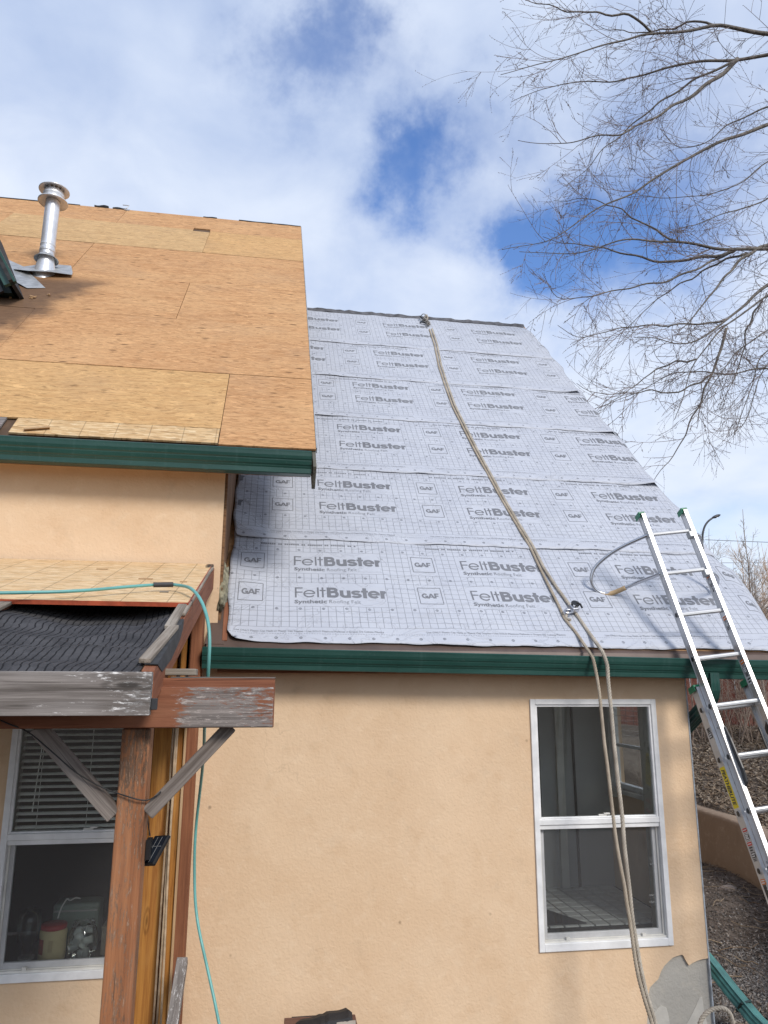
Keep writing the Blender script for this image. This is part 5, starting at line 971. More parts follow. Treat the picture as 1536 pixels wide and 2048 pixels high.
# ------------------------------------------------------------------ ladder
LU = Vector((-.0914, .3234, .9418)).normalized(); LAx = Vector((.29, -.030, 0)); LAx = (LAx - LU * LAx.dot(LU)).normalized(); LN = LAx.cross(LU)
LO = Vector((2.628, 4.759, 1.019)); LW = .293; RS = .3048
ML = frame(LO, LAx, LN, LU)           # local x: along the rungs, y: towards the climber, z: up the ladder
ladder = thing('extension_ladder', (2.95, 3.75, GZ), 'aluminium extension ladder with green end caps leaning on the lower gutter', 'ladder')
def rail(name, a, n0, z0, z1, flange_in, flange_out, sgn, dp):
    """I-section: web in the y-z plane at x=a; sgn=+1 flange_out points to +x"""
    mb = MB(); o_, i_ = flange_out * sgn, -flange_in * sgn; lo, hi = min(a + o_, a + i_), max(a + o_, a + i_)
    mb.add(box(a - .0016, a + .0016, n0 - dp / 2 + .004, n0 + dp / 2 - .004, z0, z1)); mb.add(box(lo, hi, n0 + dp / 2 - .0045, n0 + dp / 2, z0, z1)); mb.add(box(lo, hi, n0 - dp / 2, n0 - dp / 2 + .0045, z0, z1))
    mb.add(box(lo, lo + .003, n0 + dp / 2 - .010, n0 + dp / 2 - .0045, z0, z1)); mb.add(box(hi - .003, hi, n0 + dp / 2 - .010, n0 + dp / 2 - .0045, z0, z1))
    return obj(name, mb.out(), M_ALU, ladder, M=ML, local=True)
FD, BD, BN = .066, .074, -.074
fl_l = rail('fly_rail', -.010, 0, -2.9, .160, .021, .004, -1, FD); fl_r = rail('fly_rail', LW + .010, 0, -2.9, .160, .003, .021, 1, FD)
bs_l = rail('base_rail', -.034, BN, -3.36, -1.075, .020, .002, -1, BD); bs_r = rail('base_rail', LW + .034, BN, -3.36, -1.075, .020, .002, 1, BD)
def endcap(a, n0, z, dp, par): obj('end_cap', MB().add(box(a - .022, a + .022, n0 - dp / 2 - .003, n0 + dp / 2 + .003, z - .004, z + .010)).add(box(a - .0235, a - .0195, n0 - dp / 2 - .004, n0 + dp / 2 + .004, z - .030, z + .010)).out(), M_CAPGREEN, par, M=ML, local=True, bevel=.003)
endcap(-.013, 0, .160, FD, fl_l); endcap(LW + .013, 0, .160, FD, fl_r); endcap(-.030, BN, -1.075, BD, bs_l); endcap(LW + .030, BN, -1.075, BD, bs_r)
def rung_prof(): return [(-.016, -.004), (-.011, .011), (-.004, .014), (.007, .014), (.014, .008), (.016, .0), (.013, -.010), (.003, -.0155), (-.007, -.013)]
def rung(x0, x1, n0, z):
    return prism([(n0 + a, z + b) for a, b in rung_prof()], x0, x1)
for i in range(10): recalc(obj('rung', rung(-.008, LW + .008, 0, -i * RS), M_ALU, ladder, M=ML, local=True))
for i in range(4, 11): recalc(obj('rung', rung(-.032, LW + .032, BN, -i * RS), M_ALU, ladder, M=ML, local=True))
def plug(a, n0, z, par, mm):
    pf = [(n0 + q[0] * 1.05, z + q[1] * 1.05) for q in rung_prof()]; rr = [(n0 + .0185 * cos(t_) + .001, z + .0205 * sin(t_)) for t_ in np.linspace(0, 2 * pi, 20, endpoint=False)]
    recalc(obj('rung_collar', prism(rr, a - .0050, a - .0017), M_ALU, par, M=ML, local=True, bevel=.001)); recalc(obj('rung_end', prism(pf, a - .0062, a - .0051), mm, par, M=ML, local=True))
for i in range(2, 9): plug(-.010, 0, -i * RS, fl_l, M_BLACK)
for i in range(4, 9): plug(-.034, BN, -i * RS, bs_l, M_BLACK)
M_ORA = plain('orange_sticker', (.62, .16, .02), .5, var=.05); M_WST = plain('white_sticker', (.66, .66, .66), .5, var=.05); M_KST = plain('black_sticker', (.035, .035, .035), .5, var=.1); M_RST = plain('red_sticker', (.56, .03, .03), .5, var=.05); M_YST = plain('yellow_sticker', (.78, .62, .01), .45, var=.03); M_GST = plain('grey_sticker', (.42, .42, .42), .5, var=.05)
SM = [M_ORA, M_WST, M_KST, M_RST, M_GST, M_YST]
def sticker(a, n0, wd, rows, z, par):
    """rows: list of (height, material index, text line count) from the top down, facing -x"""
    mb = MB()
    for h, mi, nl in rows:
        mb.add(box(a - .0010, a, n0 - wd / 2, n0 + wd / 2, z - h + .0006, z - .0006), mi)
        for k in range(nl):
            q = z - h * (k + .8) / (nl + .6); mb.add(box(a - .0014, a - .0011, n0 - wd * .40, n0 + wd * (.40 - .12 * (k % 2)), q - h * .10, q + h * .12), 1 if mi in (0, 2, 3) else 2)
        z -= h
    obj('safety_label', mb.out(), SM, par, M=ML, local=True)
RWx = LW + .010 - .0017
for z_ in (-.345, -.655): sticker(RWx, .002, .040, [(.026, 0, 1), (.016, 1, 2), (.030, 2, 3), (.024, 4, 2)], z_, fl_r)
obj('arrow_mark', MB().add(box(RWx - .0016, RWx - .0006, -.003, .003, -.465, -.447)).add(([(RWx - .0012, -.009, -.465), (RWx - .0012, .009, -.465), (RWx - .0012, 0, -.478)], [(0, 1, 2)])).out(), M_KST, fl_r, M=ML, local=True)
sticker(RWx, .002, .044, [(.028, 0, 1), (.018, 1, 2), (.040, 2, 3), (.026, 1, 3), (.046, 1, 2)], -.955, fl_r)
BWx = -.034 - .0017; BFx = -.0365
sticker(BWx, BN + .002, .046, [(.030, 4, 3), (.034, 2, 2)], -4.36 * RS, bs_l)
sticker(BWx, BN + .002, .046, [(.020, 3, 1), (.012, 1, 1), (.030, 2, 3), (.012, 1, 1), (.020, 3, 1), (.034, 4, 2), (.030, 2, 2), (.020, 4, 2)], -6.26 * RS, bs_l)
sticker(BWx, BN + .002, .046, [(.030, 0, 2), (.090, 1, 6)], -7.13 * RS, bs_l)
sticker(-.010 - .0017, .0, .030, [(.001, 4, 0)], -7.6 * RS, fl_l)
yl0, yl1 = -5.13 * RS, -5.90 * RS
obj('name_label', box(BWx - .0012, BWx, BN - .030, BN + .030, yl1, yl0), M_YST, bs_l, M=ML, local=True)
tv, tf = text_mesh('FEATHERLITE', .05, .0020, .25); tv = np.array(tv); wx_ = tv[:, 0].max() - tv[:, 0].min(); tv[:, 0] = (tv[:, 0] - tv[:, 0].min()) * (.205 / wx_); hy = tv[:, 1].max(); tv[:, 1] *= .036 / hy
obj('name_text', ([(BWx - .0018, BN - .018 + q[1], yl0 - .014 - q[0]) for q in tv], tf), M_KST, bs_l, M=ML, local=True)
# stand-off arms
def arm(P, par, nm, r=.0125): return obj(nm, tube(spline(P, .02, 6), r, 12), M_STEEL, par, smooth=True)
LA_ = [(2.622, 4.752, 1.018), (2.56, 4.80, .990), (2.47, 4.88, .945), (2.40, 4.955, .893), (2.32, 5.0, .818), (2.287, 5.01, .735), (2.315, 5.015, .655), (2.39, 5.01, .622), (2.46, 4.98, .640), (2.56, 4.88, .690), (2.650, 4.665, .735)]
sa = arm(LA_, ladder, 'standoff_arm'); obj('rubber_sleeve', tube(spline([(2.365, 5.013, .624), (2.40, 5.008, .622), (2.46, 4.98, .640), (2.515, 4.93, .667)], .015, 2), .0165, 12), M_TANRUB, sa, smooth=True)
RA_ = [(2.918, 4.712, 1.018), (2.99, 4.76, 1.035), (3.07, 4.86, 1.055), (3.13, 4.94, 1.045), (3.18, 5.0, .96), (3.20, 5.03, .86), (3.22, 5.04, .76), (3.235, 5.02, .69), (3.24, 4.96, .69), (3.19, 4.86, .745), (3.08, 4.74, .76), (2.945, 4.61, .735)]
arm(RA_, ladder, 'standoff_arm')
for q in ((2.628, 4.755, 1.018), (2.655, 4.66, .735), (2.915, 4.712, 1.018), (2.942, 4.612, .735)): obj('arm_clamp', xf(box(-.018, .018, -.024, .024, -.022, .022), frame(q, LAx, LN, LU)), M_GALV_D, ladder, bevel=.004)
# rung locks
lockp = [(-.012, .020), (.030, .055), (.046, -.02), (.060, -.20), (.048, -.275), (.016, -.300), (.004, -.285), (.022, -.255), (.030, -.20), (.012, -.05), (-.015, -.01)]
for a, par in ((.012, ladder), (LW - .012, ladder)):
    rlk = recalc(obj('rung_lock', prism([(y + .012, z - 4.62 * RS) for y, z in lockp], a - .006, a + .006), M_BLACK, par, M=ML, local=True, bevel=.002))
obj('lock_bar', MB().add(box(LW - .055, LW - .043, -.01, .004, -4.98 * RS, -4.52 * RS)).add(box(LW - .058, LW - .004, -.012, .008, -5.02 * RS, -4.95 * RS)).add(box(LW - .030, LW - .010, -.015, .010, -5.62 * RS, -5.20 * RS)).out(), M_BLACK, ladder, M=ML, local=True, bevel=.003)
for zq in (-1.35, -2.1):
    for a in (-.0116, LW + .0084): obj('rivet', xf(lathe([(0, -.004), (.006, -.003), (.006, .006), (.003, .008), (0, .008)], (0, 0, 0), 10, (-1, 0, 0)), Matrix.Translation((a, .0, zq))), M_GALV_D, ladder, M=ML, local=True)

# ------------------------------------------------------------------ scrap by the wall at the bottom edge
pile = thing('offcut_stack', (.36, 4.42, GZ), 'stack of red brown board offcuts by the wall at the bottom edge', 'offcuts')
for i in range(7):
    z0 = GZ + .002 + i * .052
    board('offcut', (.19 + .012 * sin(i * 2), 4.42 + .01 * cos(i * 3), z0 + .026), (.565 + .010 * cos(i * 2.4), 4.42 + .012 * sin(i), z0 + .026), (0, 1, 0), .15, .05, timber('offcut_wood', (.20, .105, .075), (.12, .06, .045), (.28, .17, .13)) if i == 0 else bpy.data.materials['offcut_wood'], pile, bevel=.004)
v = []; f = []; n = 16
for i in range(n):
    x = .225 + (.535 - .225) * i / (n - 1); t_ = i / (n - 1); hgt = -1.742 + .060 * t_ ** .7 + .004 * sin(i * .9) - .006 * (i == 8)
    if i == n - 1: hgt -= .02
    v += [(x, 4.345, -1.736 - .004 * sin(i)), (x, 4.36, hgt - .012), (x + .004, 4.42, hgt), (x, 4.50, hgt - .02), (x, 4.51, -1.736)]
for i in range(n - 1):
    for k in range(4): f.append((5 * i + k, 5 * i + 5 + k, 5 * i + 6 + k, 5 * i + 1 + k))
o = obj('felt_scrap', (v, f), M_BLACK_M); o.modifiers.new('solid', 'SOLIDIFY').thickness = .004; meta(o, 'torn piece of dark roofing felt lying on the offcut stack', 'roofing scrap')
meta(obj('paint_flake', xf(box(-.05, .05, -.014, .014, 0, .006), frame((.50, 4.352, -1.727), (1, 0, .05), (0, .6, .8), (0, -.8, .6))), M_GREYWOOD2, bevel=.002), 'pale splinter of wood on the dark felt scrap', 'wood splinter')
# ------------------------------------------------------------------ retaining wall, fence, lamp, wire, neighbour
ys_ = np.linspace(12.5, 4.6, 60); v = []; f = []
prof = [(-.004, -.12), (.012, .56), (.018, .59), (.040, .606), (.12, .612), (.20, .606), (.226, .585), (.232, .50), (.232, -.12)]
for i, y in enumerate(ys_):
    x = float(wall_x(y)); dx = float(wall_x(y + .01) - wall_x(y - .01)) / .02; nrm = Vector((1, -dx, 0)).normalized(); top_ = .012 * sin(y * 1.3) - .05 * max(0, 8.6 - y) - .0
    for a, b in prof: v.append((x + nrm.x * a, y + nrm.y * a, GZ + b + (top_ if b > .4 else 0)))
m_ = len(prof)
for i in range(len(ys_) - 1):
    for k in range(m_ - 1): f.append((i * m_ + k, i * m_ + k + 1, (i + 1) * m_ + k + 1, (i + 1) * m_ + k))
o = recalc(obj('retaining_wall', (v, f), stucco('brown_wall_stucco', (.27, .20, .145), (.31, .235, .175), (.20, .145, .105), .002), smooth=True)); meta(o, 'low curved brown stucco retaining wall behind the ladder', 'wall')

fence = thing('wood_fence', (10.0, 14.6, -.85), 'dark red board fence behind the brush at the top of the slope', 'fence')
bd = None; f0 = Vector((7.0, 14.9, 0)); fdv = Vector((.985, -.17, 0)).normalized()
for i in range(42):
    p_ = f0 + fdv * (i * .152); zb = float(ground_h(p_.x, p_.y)) - .05
    M = frame((p_.x, p_.y, zb), (0, 0, 1), fdv, Vector((0, 0, 1)).cross(fdv)) @ Matrix.Translation((0, 0, .004 * sin(i * 2.1)))
    if bd is None: bd = obj('fence_board', box(0, 1.85, -.070, .070, -.009, .009), M_FENCE, fence, M=M, local=True, bevel=.002)
    else: dup(bd, fence, M @ Matrix.Diagonal((1 + .012 * sin(i * 3.7), 1, 1, 1)))
for zz_ in (.35, 1.45):
    p_ = f0; q_ = f0 + fdv * 6.4; board('rail', (p_.x, p_.y + .03, -1.0 + zz_), (q_.x, q_.y + .03, -.9 + zz_), (0, 0, 1), .085, .035, M_FENCE, fence)
for i in range(4):
    p_ = f0 + fdv * (i * 2.1); board('post', (p_.x, p_.y + .08, -1.4), (p_.x, p_.y + .08, .95), (1, 0, 0), .09, .09, M_FENCE, fence)

lamp = thing('street_lamp', (.6367 * 26 - .05, 26.0, -2.4), 'dark curved arm street lamp beyond the right end of the roof', 'street lamp')
M_LAMPD = plain('dark_lamp_paint', (.035, .035, .04), .45)
lx_ = .6367 * 26
pts_ = [(lx_ - .05, 26, -2.5), (lx_ - .02, 26, 3.0), (lx_, 26, 5.45), (lx_ + .06, 26, 5.80), (lx_ + .20, 26, 6.08), (lx_ + .40, 26, 6.27), (lx_ + .58, 26, 6.36)]
obj('pole', tube(spline(pts_, .12, 3), np.linspace(.075, .035, len(resample(pts_, .12))), 10), M_LAMPD, lamp, smooth=True)
hd = MB(); 
hd.add(lathe([(0, -.02), (.035, .0), (.058, .10), (.062, .22), (.045, .32), (.012, .38), (0, .385)], (lx_ + .52, 26, 6.335), 14, (.93, 0, .36)))
obj('lamp_head', hd.out(), M_LAMPD, lamp, smooth=True)
obj('lens', lathe([(0, 0), (.045, .0), (.045, .02), (0, .02)], (lx_ + .70, 26, 6.36), 12, (.36, 0, -.93)), M_WHT2, lamp)

wpts = [(x, 24 + .0 * x, 5.02 + .0010 * (x - 19) ** 2) for x in np.linspace(15.4, 30, 30)]
meta(obj('utility_wire', tube(wpts, .010, 5), M_LAMPD), 'thin dark utility wire crossing the sky behind the saplings', 'wire')
meta(obj('utility_wire', tube([(x, 24.2, 4.25 + .03 * (x - 16)) for x in np.linspace(15.4, 30, 20)], .008, 5), M_LAMPD), 'fainter lower utility wire just above the orange bush', 'wire')

nb = thing('neighbour_house', (19.5, 22.0, -1.5), 'neighbouring house with pale eave seen at the right edge above the roof', 'house')
obj('wall', box(16.4, 26, 22.0, 24, -2.4, 2.45), plain('neighbour_siding', (.40, .38, .30), .8, var=.1), nb)
obj('roof', prism([(15.42, 2.38), (20.6, 4.9), (26.2, 2.38), (26.2, 2.28), (20.6, 4.78), (15.42, 2.28)], 21.3, 22.2, 'Y'), plain('neighbour_shingle', (.07, .06, .06), .9, var=.4, scale=8), nb)
obj('eave_board', prism([(15.32, 2.30), (15.7, 2.51), (15.7, 2.68), (15.32, 2.47)], 21.2, 21.28, 'Y'), M_WHITE, nb); obj('eave_board', prism([(15.7, 2.51), (20.6, 4.90), (20.6, 5.08), (15.7, 2.68)], 21.2, 21.28, 'Y'), M_WHITE, nb)
obj('window', box(18.2, 19.4, 21.98, 22.02, .2, 1.5), M_GLASS, nb)

# ------------------------------------------------------------------ litter, gravel
def color_islands(name, stops, rough=.9):
    m, t = mat(name); r = t.n('ShaderNodeNewGeometry').outputs['Random Per Island']; c = t.ramp(r, stops); n = t.noise(tco(t), 40, 2); c = t.mix(t.m('MULTIPLY', n, .35), c, (.04, .03, .025)); finish(t, c, rough, spec=.15); return m
def scatter_leaves(n, seed, gen, smin, smax, lift=.0):
    r = np.random.default_rng(seed); x, y = gen(r, n); z = ground_h(x, y) + .006 + r.uniform(0, .02 + lift, len(x))
    n = len(x); s = r.uniform(smin, smax, n); a = r.uniform(0, 2 * pi, n); tl = r.normal(0, .45, (n, 2)); asp = r.uniform(.35, .75, n)
    base = np.array([(-1, 0, 0), (-.35, .55, .12), (.4, .5, .05), (1, 0, .1), (.35, -.55, .12), (-.4, -.5, .08)])
    V = np.repeat(base[None], n, 0); V[:, :, 1] *= asp[:, None]; V[:, :, 2] += V[:, :, 0] * tl[:, :1] + V[:, :, 1] * tl[:, 1:]
    c, sn = np.cos(a)[:, None], np.sin(a)[:, None]; X = V[:, :, 0] * c - V[:, :, 1] * sn; Y = V[:, :, 0] * sn + V[:, :, 1] * c
    P = np.stack([x[:, None] + X * s[:, None], y[:, None] + Y * s[:, None], z[:, None] + V[:, :, 2] * s[:, None] * .8], -1).reshape(-1, 3)
    F = (np.arange(n)[:, None, None] * 6 + np.array([[0, 1, 4, 5], [1, 2, 3, 4]])[None]).reshape(-1, 4); F[1::2] = np.stack([F[0::2, 0] + 1, F[0::2, 0] + 2, F[0::2, 0] + 3, F[0::2, 0] + 4], 1)
    F[0::2] = np.stack([F[0::2, 0], F[0::2, 0] + 1, F[0::2, 0] + 4, F[0::2, 0] + 5], 1)
    return P, F
def g_bed(r, n):
    u = r.uniform(0, 1, n); y = 5.2 + 9.6 * u ** .8; x = .575 * y + r.uniform(0, 1, n) * (.22 * y) ; k = x > wall_x(y) + .12; return x[k], y[k]
def g_low(r, n):
    y = r.uniform(3.6, 9.6, n); x = .56 * y + r.uniform(0, 1, n) * .24 * y; k = (x < wall_x(y) - .02) & (x > 2.86); d = wall_x(y) - x; k &= r.uniform(0, 1, n) < np.clip(1.15 - d * .62, .10, 1); return x[k], y[k]
M_LITTER = color_islands('dry_leaf_litter', [(0, (.10, .066, .042)), (.3, (.19, .135, .09)), (.55, (.28, .215, .15)), (.8, (.36, .30, .23)), (1, (.13, .105, .09))])
P, F = scatter_leaves(30000, 11, g_bed, .012, .036, .03)
meta(obj('leaf_litter', (P, F), M_LITTER, M=Matrix.Translation((0, 0, GZ))), 'dry brown leaves covering the slope above the retaining wall', 'leaves', kind='stuff')
P, F = scatter_leaves(13000, 12, g_low, .006, .020)
meta(obj('leaf_litter', (P, F), color_islands('grey_leaf_litter', [(0, (.085, .060, .046)), (.35, (.16, .125, .10)), (.7, (.26, .215, .18)), (.92, (.36, .32, .28)), (1, (.11, .09, .08))]), M=Matrix.Translation((0, 0, GZ))), 'dead leaves and chips on the earth at the foot of the retaining wall', 'leaves', kind='stuff')
def gravel(n, seed):
    r = np.random.default_rng(seed); y = r.uniform(3.4, 7.6, n); x = .55 * y + r.uniform(0, 1, n) * .24 * y; k = (x > 2.84) & (x < wall_x(y) - .03); k &= r.uniform(0, 1, n) < np.clip((6.5 - y) / 1.0, .04, 1); x, y = x[k], y[k]; n = len(x)
    z = ground_h(x, y) + .003; s = r.uniform(.006, .017, n); oc = np.array([(1, 0, 0), (0, 1, 0), (-1, 0, 0), (0, -1, 0), (0, 0, 1), (0, 0, -1)], float)
    V = np.repeat(oc[None], n, 0) * r.uniform(.55, 1.2, (n, 6, 1)); a = r.uniform(0, 2 * pi, n); c, sn = np.cos(a)[:, None], np.sin(a)[:, None]; V[:, :, 2] *= .7
    X = V[:, :, 0] * c - V[:, :, 1] * sn; Y = V[:, :, 0] * sn + V[:, :, 1] * c
    P = np.stack([x[:, None] + X * s[:, None], y[:, None] + Y * s[:, None], z[:, None] + V[:, :, 2] * s[:, None]], -1).reshape(-1, 3)
    tri = np.array([(0, 1, 4), (1, 2, 4), (2, 3, 4), (3, 0, 4), (1, 0, 5), (2, 1, 5), (3, 2, 5), (0, 3, 5)]); F = (np.arange(n)[:, None, None] * 6 + tri[None]).reshape(-1, 3); return P, F
meta(obj('gravel', gravel(60000, 5), color_islands('grey_gravel', [(0, (.06, .056, .053)), (.4, (.135, .125, .117)), (.8, (.22, .205, .192)), (.97, (.34, .32, .30)), (1, (.46, .44, .42))]), M=Matrix.Translation((0, 0, GZ))), 'loose grey gravel on the ground right of the wall corner', 'gravel', kind='stuff')
# straws and twigs lying about
mb_v = []; mb_f = []; r = np.random.default_rng(21)
mbT = MB()
for i in range(430):
    if i % 6: xx, yy = g_bed(r, 3)
    else: xx, yy = g_low(r, 12)
    if not len(xx): continue
    x, y = xx[0], yy[0]; L = r.uniform(.12, .55); a = r.uniform(0, pi); c0 = np.array([x, y, 0.]); d = np.array([cos(a), sin(a), 0]); q = [c0 + d * L * (t_ - .5) + np.array([-d[1], d[0], 0]) * .05 * L * sin(t_ * 4 + i) for t_ in np.linspace(0, 1, 5)]
    q = [np.array([p_[0], p_[1], float(ground_h(p_[0], p_[1])) + .012 + .03 * abs(sin(i + k))]) for k, p_ in enumerate(q)]
    mbT.add(tube(q, r.uniform(.0018, .004), 4, cap=False))
meta(obj('fallen_straw', mbT.out(), color_islands('dry_straw', [(0, (.20, .14, .09)), (.6, (.36, .28, .19)), (1, (.16, .13, .11))])), 'dry straws and broken twigs scattered over the ground', 'straw', kind='stuff')
mb = bmesh.new(); bmesh.ops.create_icosphere(mb, subdivisions=2, radius=1)
for q in mb.verts: q.co = Vector((q.co.x * .10 * (1 + .2 * sin(q.co.y * 5)), q.co.y * .07, q.co.z * .045))
rk_v = [tuple(Vector(q.co) + Vector((4.86, 7.75, GZ + .03))) for q in mb.verts]; rk_f = [tuple(x.index for x in p.verts) for p in mb.faces]; mb.free()
meta(obj('flat_stone', (rk_v, rk_f), plain('stone', (.20, .165, .145), .9, var=.3, scale=20)), 'flat reddish stone lying on the earth below the retaining wall', 'stone')

# ------------------------------------------------------------------ bare plants
def bark(name, c1, c2, sc=22):
    m, t = mat(name); v = tco(t); n = t.noise(t.mapv(v, (1, 1, 1)), sc, 5, .65); b = t.noise(v, 3, 3); c = t.mix(t.smooth(n, .35, .65), c1, c2); c = t.mix(t.m('MULTIPLY', t.smooth(b, .5, .7), .4), c, tuple(1.4 * q for q in c2)); finish(t, c, .85, 0, n, .006, spec=.2); return m
M_BARK = bark('grey_elm_bark', (.085, .076, .068), (.19, .17, .15)); M_TWIG = bark('brown_twig_bark', (.115, .090, .084), (.22, .175, .16)); M_SHRUB = bark('pale_shrub_bark', (.17, .125, .095), (.33, .26, .21)); M_SAP = bark('sapling_bark', (.22, .185, .16), (.36, .31, .27))
def unit(v): return v / (np.linalg.norm(v) + 1e-9)
class Twigs:
    def __init__(s): s.V = []; s.F = []; s.n = 0
    def tube(s, P, r0, r1, sides=3):
        m = len(P); T, N, B = frames(P); r = np.linspace(r0, r1, m); a = np.arange(sides) * 2 * pi / sides
        V = P[:, None] + r[:, None, None] * (np.cos(a)[None, :, None] * N[:, None] + np.sin(a)[None, :, None] * B[:, None]); s.V.append(V.reshape(-1, 3))
        k = (np.arange(m - 1)[:, None] * sides); i = np.arange(sides)[None]; j = (i + 1) % sides
        s.F.append(np.stack([k + i, k + j, k + sides + j, k + sides + i], -1).reshape(-1, 4) + s.n); s.n += m * sides
    def bud(s, c, d, r):
        d = unit(d); u = unit(np.cross(d, [.3, .5, .8])); w_ = np.cross(d, u); V = np.array([c - d * r, c + u * r * .7, c + w_ * r * .7, c - u * r * .7, c - w_ * r * .7, c + d * r * 1.6]); s.V.append(V)
        s.F.append(np.array([[0, 2, 1, 0], [0, 3, 2, 0], [0, 4, 3, 0], [0, 1, 4, 0], [5, 1, 2, 5], [5, 2, 3, 5], [5, 3, 4, 5], [5, 4, 1, 5]]) [:, [0, 1, 2, 3]] + s.n); s.n += 6
    def out(s):
        F = np.concatenate(s.F); tri = F[:, 0] == F[:, 3]; f = [tuple(q) for q in F[~tri]] + [tuple(q[:3]) for q in F[tri]]
        return np.concatenate(s.V), f
def grow(tw, r, p, d, L, rad, depth, droop, bend, buds):
    n = max(5, int(L / .10) + 2); P = [p]; q = p.copy(); dd = d.copy(); st = L / (n - 1); curl = r.normal(0, bend * 1.25, 3); kink = 0
    for i in range(n - 1):
        dd = unit(dd + curl * st * 1.1 + r.normal(0, .020, 3) + np.array([0, 0, droop * st])); q = q + dd * st; P.append(q)
    P = np.array(P); tw.tube(P, rad, rad * .42, 3 if rad < .006 else 4)
    if depth > 0:
        k = r.integers(3, 6) if depth > 1 else r.integers(1, 4)
        for _ in range(int(k)):
            i = int(r.uniform(.18, .97) * (n - 1)); t_ = unit(P[min(n - 1, i + 1)] - P[max(0, i - 1)]); sd = unit(np.cross(t_, r.normal(0, 1, 3))); a = r.uniform(.4, 1.05)
            grow(tw, r, P[i], unit(t_ * cos(a) + sd * sin(a)), L * r.uniform(.28, .58), max(.0019, rad * .66), depth - 1, droop * .6, bend, buds)
    if buds and r.uniform() < .75:
        m = r.integers(4, 9)
        for i in range(int(m)):
            t_ = 1 - .30 * i / m * min(1, .5 / L) * 1.6; k = t_ * (n - 1); a = int(min(n - 2, k)); c = P[a] + (P[a + 1] - P[a]) * (k - a); sd = r.normal(0, 1, 3); tw.bud(c + unit(sd) * .005, dd + .6 * sd, r.uniform(.0045, .0072))
tree = thing('bare_tree', (9.4, 9.6, -1.2), 'large bare budding tree whose drooping branches fill the right side of the sky', 'tree')
trunk_pts = [(9.4, 9.6, -1.6), (9.38, 9.58, .5), (9.45, 9.5, 2.6), (9.35, 9.5, 5.0), (9.5, 9.45, 7.5), (9.3, 9.4, 10.5), (9.4, 9.3, 12.5)]
obj('trunk', tube(spline(trunk_pts, .3, 3), np.linspace(.30, .07, len(resample(trunk_pts, .3))), 14), M_BARK, tree, smooth=True)
rt = np.random.default_rng(42)
MAIN = {'a', 'b', 'c', 'd', 'f', 'g', 'h', 'i', 'j', 'k', 'l'}
for nm, pts, rad in D_['limbs']:
    P0_ = np.array(pts)
    if nm in MAIN or nm in ('c2', 'f2'):
        t0 = np.array([9.38, 9.48, P0_[0][2] - .9]); P0_ = np.vstack([t0, (t0 * .45 + P0_[0] * .55) + np.array([0, 0, .05]), P0_])
    Pm = spline(P0_, .10, 3); d_ = np.linspace(0, 1, len(Pm)); Pm = Pm + np.stack([.012 * np.sin(d_ * 31 + rad * 900), .02 * np.sin(d_ * 23), .012 * np.cos(d_ * 37 + rad * 500)], 1)
    big = rad > .03
    lm = obj('limb' if big else 'branch', tube(Pm, rad * (1.06 if big else .95) * np.linspace(1.0, .08, len(Pm)) ** (1.5 if big else 1.2) + .0028, 8 if big else 6), M_BARK, tree, smooth=True)
    tw = Twigs(); L = len(Pm) * .10; cnt = int(L * (4.3 if big else 3.9) * (.95 if nm in 'efghklmnop' or nm in ('e2', 'e3', 'f2', 'f3') else 1.0))
    for _ in range(cnt):
        u = rt.uniform(.22 if nm in MAIN else .06, 1.0); i = int(u * (len(Pm) - 2)); t_ = unit(Pm[i + 1] - Pm[i]); sd = unit(np.cross(t_, rt.normal(0, 1, 3))); a = rt.uniform(.25, 1.0)
        dr_ = unit(t_ * cos(a) + sd * sin(a) + np.array([-.10, 0, -.10])); ln = rt.uniform(.45, 1.6) * (1.08 - .35 * u)
        grow(tw, rt, Pm[i], dr_, ln, rt.uniform(.0036, .0062) * (1.2 - .4 * u), 2 if ln > .55 else 1, rt.choice([-.55, -.2, .35]), .55, True)
    obj('twigs', tw.out(), M_TWIG, lm, kind='stuff')

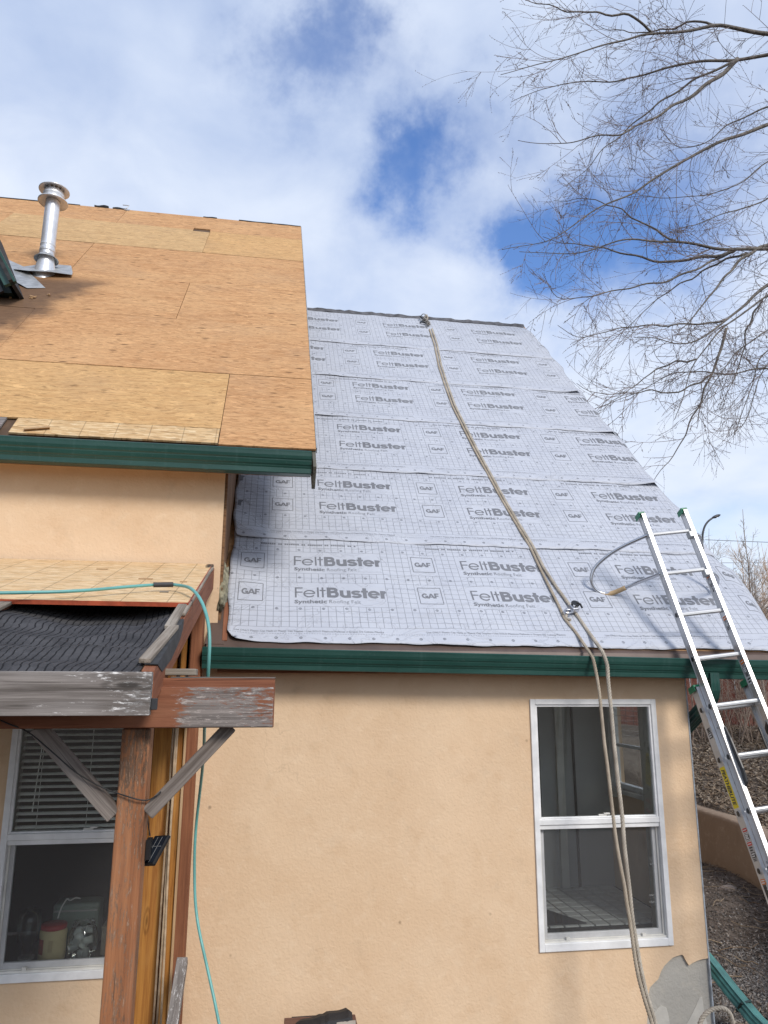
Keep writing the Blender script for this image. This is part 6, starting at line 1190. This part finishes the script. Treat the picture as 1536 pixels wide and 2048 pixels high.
def upright(name, base, hgt, n, seed, label, m_, spread=.25, rad=.03, grp=None, dens=6, tint=None, cat='tree'):
    r = np.random.default_rng(seed); t = thing(name, base, label, cat, grp); b = np.array(base, float)
    for k in range(n):
        a = r.uniform(0, 2 * pi); lean = r.uniform(.05, spread); d = unit(np.array([cos(a) * lean, sin(a) * lean * .6, 1.0])); P = [b + np.array([cos(a), sin(a), 0]) * .06 * (n > 1)]; q = P[0].copy(); L = hgt * r.uniform(.72, 1.05); m = 16
        for i in range(m):
            d = unit(d + r.normal(0, .05, 3) + np.array([0, 0, .03])); q = q + d * L / m; P.append(q)
        P = np.array(P); st = obj('trunk' if n <= 2 else 'stem', tube(P, np.linspace(rad, rad * .15, len(P)), 6), m_, t, smooth=True); tw = Twigs()
        for _ in range(int(dens * L)):
            u = r.uniform(.12, .95); i = int(u * (m - 1)); t_ = unit(P[i + 1] - P[i]); sd = unit(np.cross(t_, r.normal(0, 1, 3))); an_ = r.uniform(.3, .85)
            grow(tw, r, P[i], unit(t_ * cos(an_) + sd * sin(an_)), r.uniform(.4, 1.2) * (1.25 - u) * hgt * .36, rad * .20, 2, .35, .45, False)
        obj('twigs', tw.out(), tint or m_, st, kind='stuff')
    return t
for i, (sx, Y, top) in enumerate(((.6485, 15.5, 4.15), (.660, 17.5, 4.5), (.690, 14.5, 3.75), (.716, 13.8, 3.35))):
    zb = float(ground_h(sx * Y, Y)); upright('sapling', (sx * Y, Y, zb), top - zb, 2, 60 + i, ('bare sapling behind the street lamp arm', 'bare sapling just right of the street lamp', 'bare upright sapling between lamp and right edge', 'bare sapling nearest the right edge, leaning right')[i], M_SAP, .16, .030, 'bare saplings beyond the roof', 7)
M_ORB = bark('orange_bush_bark', (.42, .29, .19), (.62, .47, .34), 8)
t = upright('orange_bush', (.722 * 19, 19.0, float(ground_h(13.7, 19))), 4.9, 8, 77, 'bush with orange tan bare twigs behind the roof edge at the right', M_ORB, .40, .026, None, 14, M_ORB, 'bush')
for i in range(7):
    Y = 12.6 + .35 * (i % 3); sx = .588 + .024 * i; zb = float(ground_h(sx * Y, Y))
    upright('brush', (sx * Y, Y, zb), 1.55 + .25 * (i % 2), 7, 90 + i, ('tangled bare brush close beside the house corner', 'bare brush behind the base ladder cap', 'bare brush behind the downspout elbow', 'thick stemmed bare brush right of the elbow', 'bare brush seen between the ladder rails', 'bare brush before the red fence right of the rails', 'bare brush at the right edge before the fence')[i], M_SHRUB, .75, .014, 'bare brush along the fence', 5, None, 'bush')
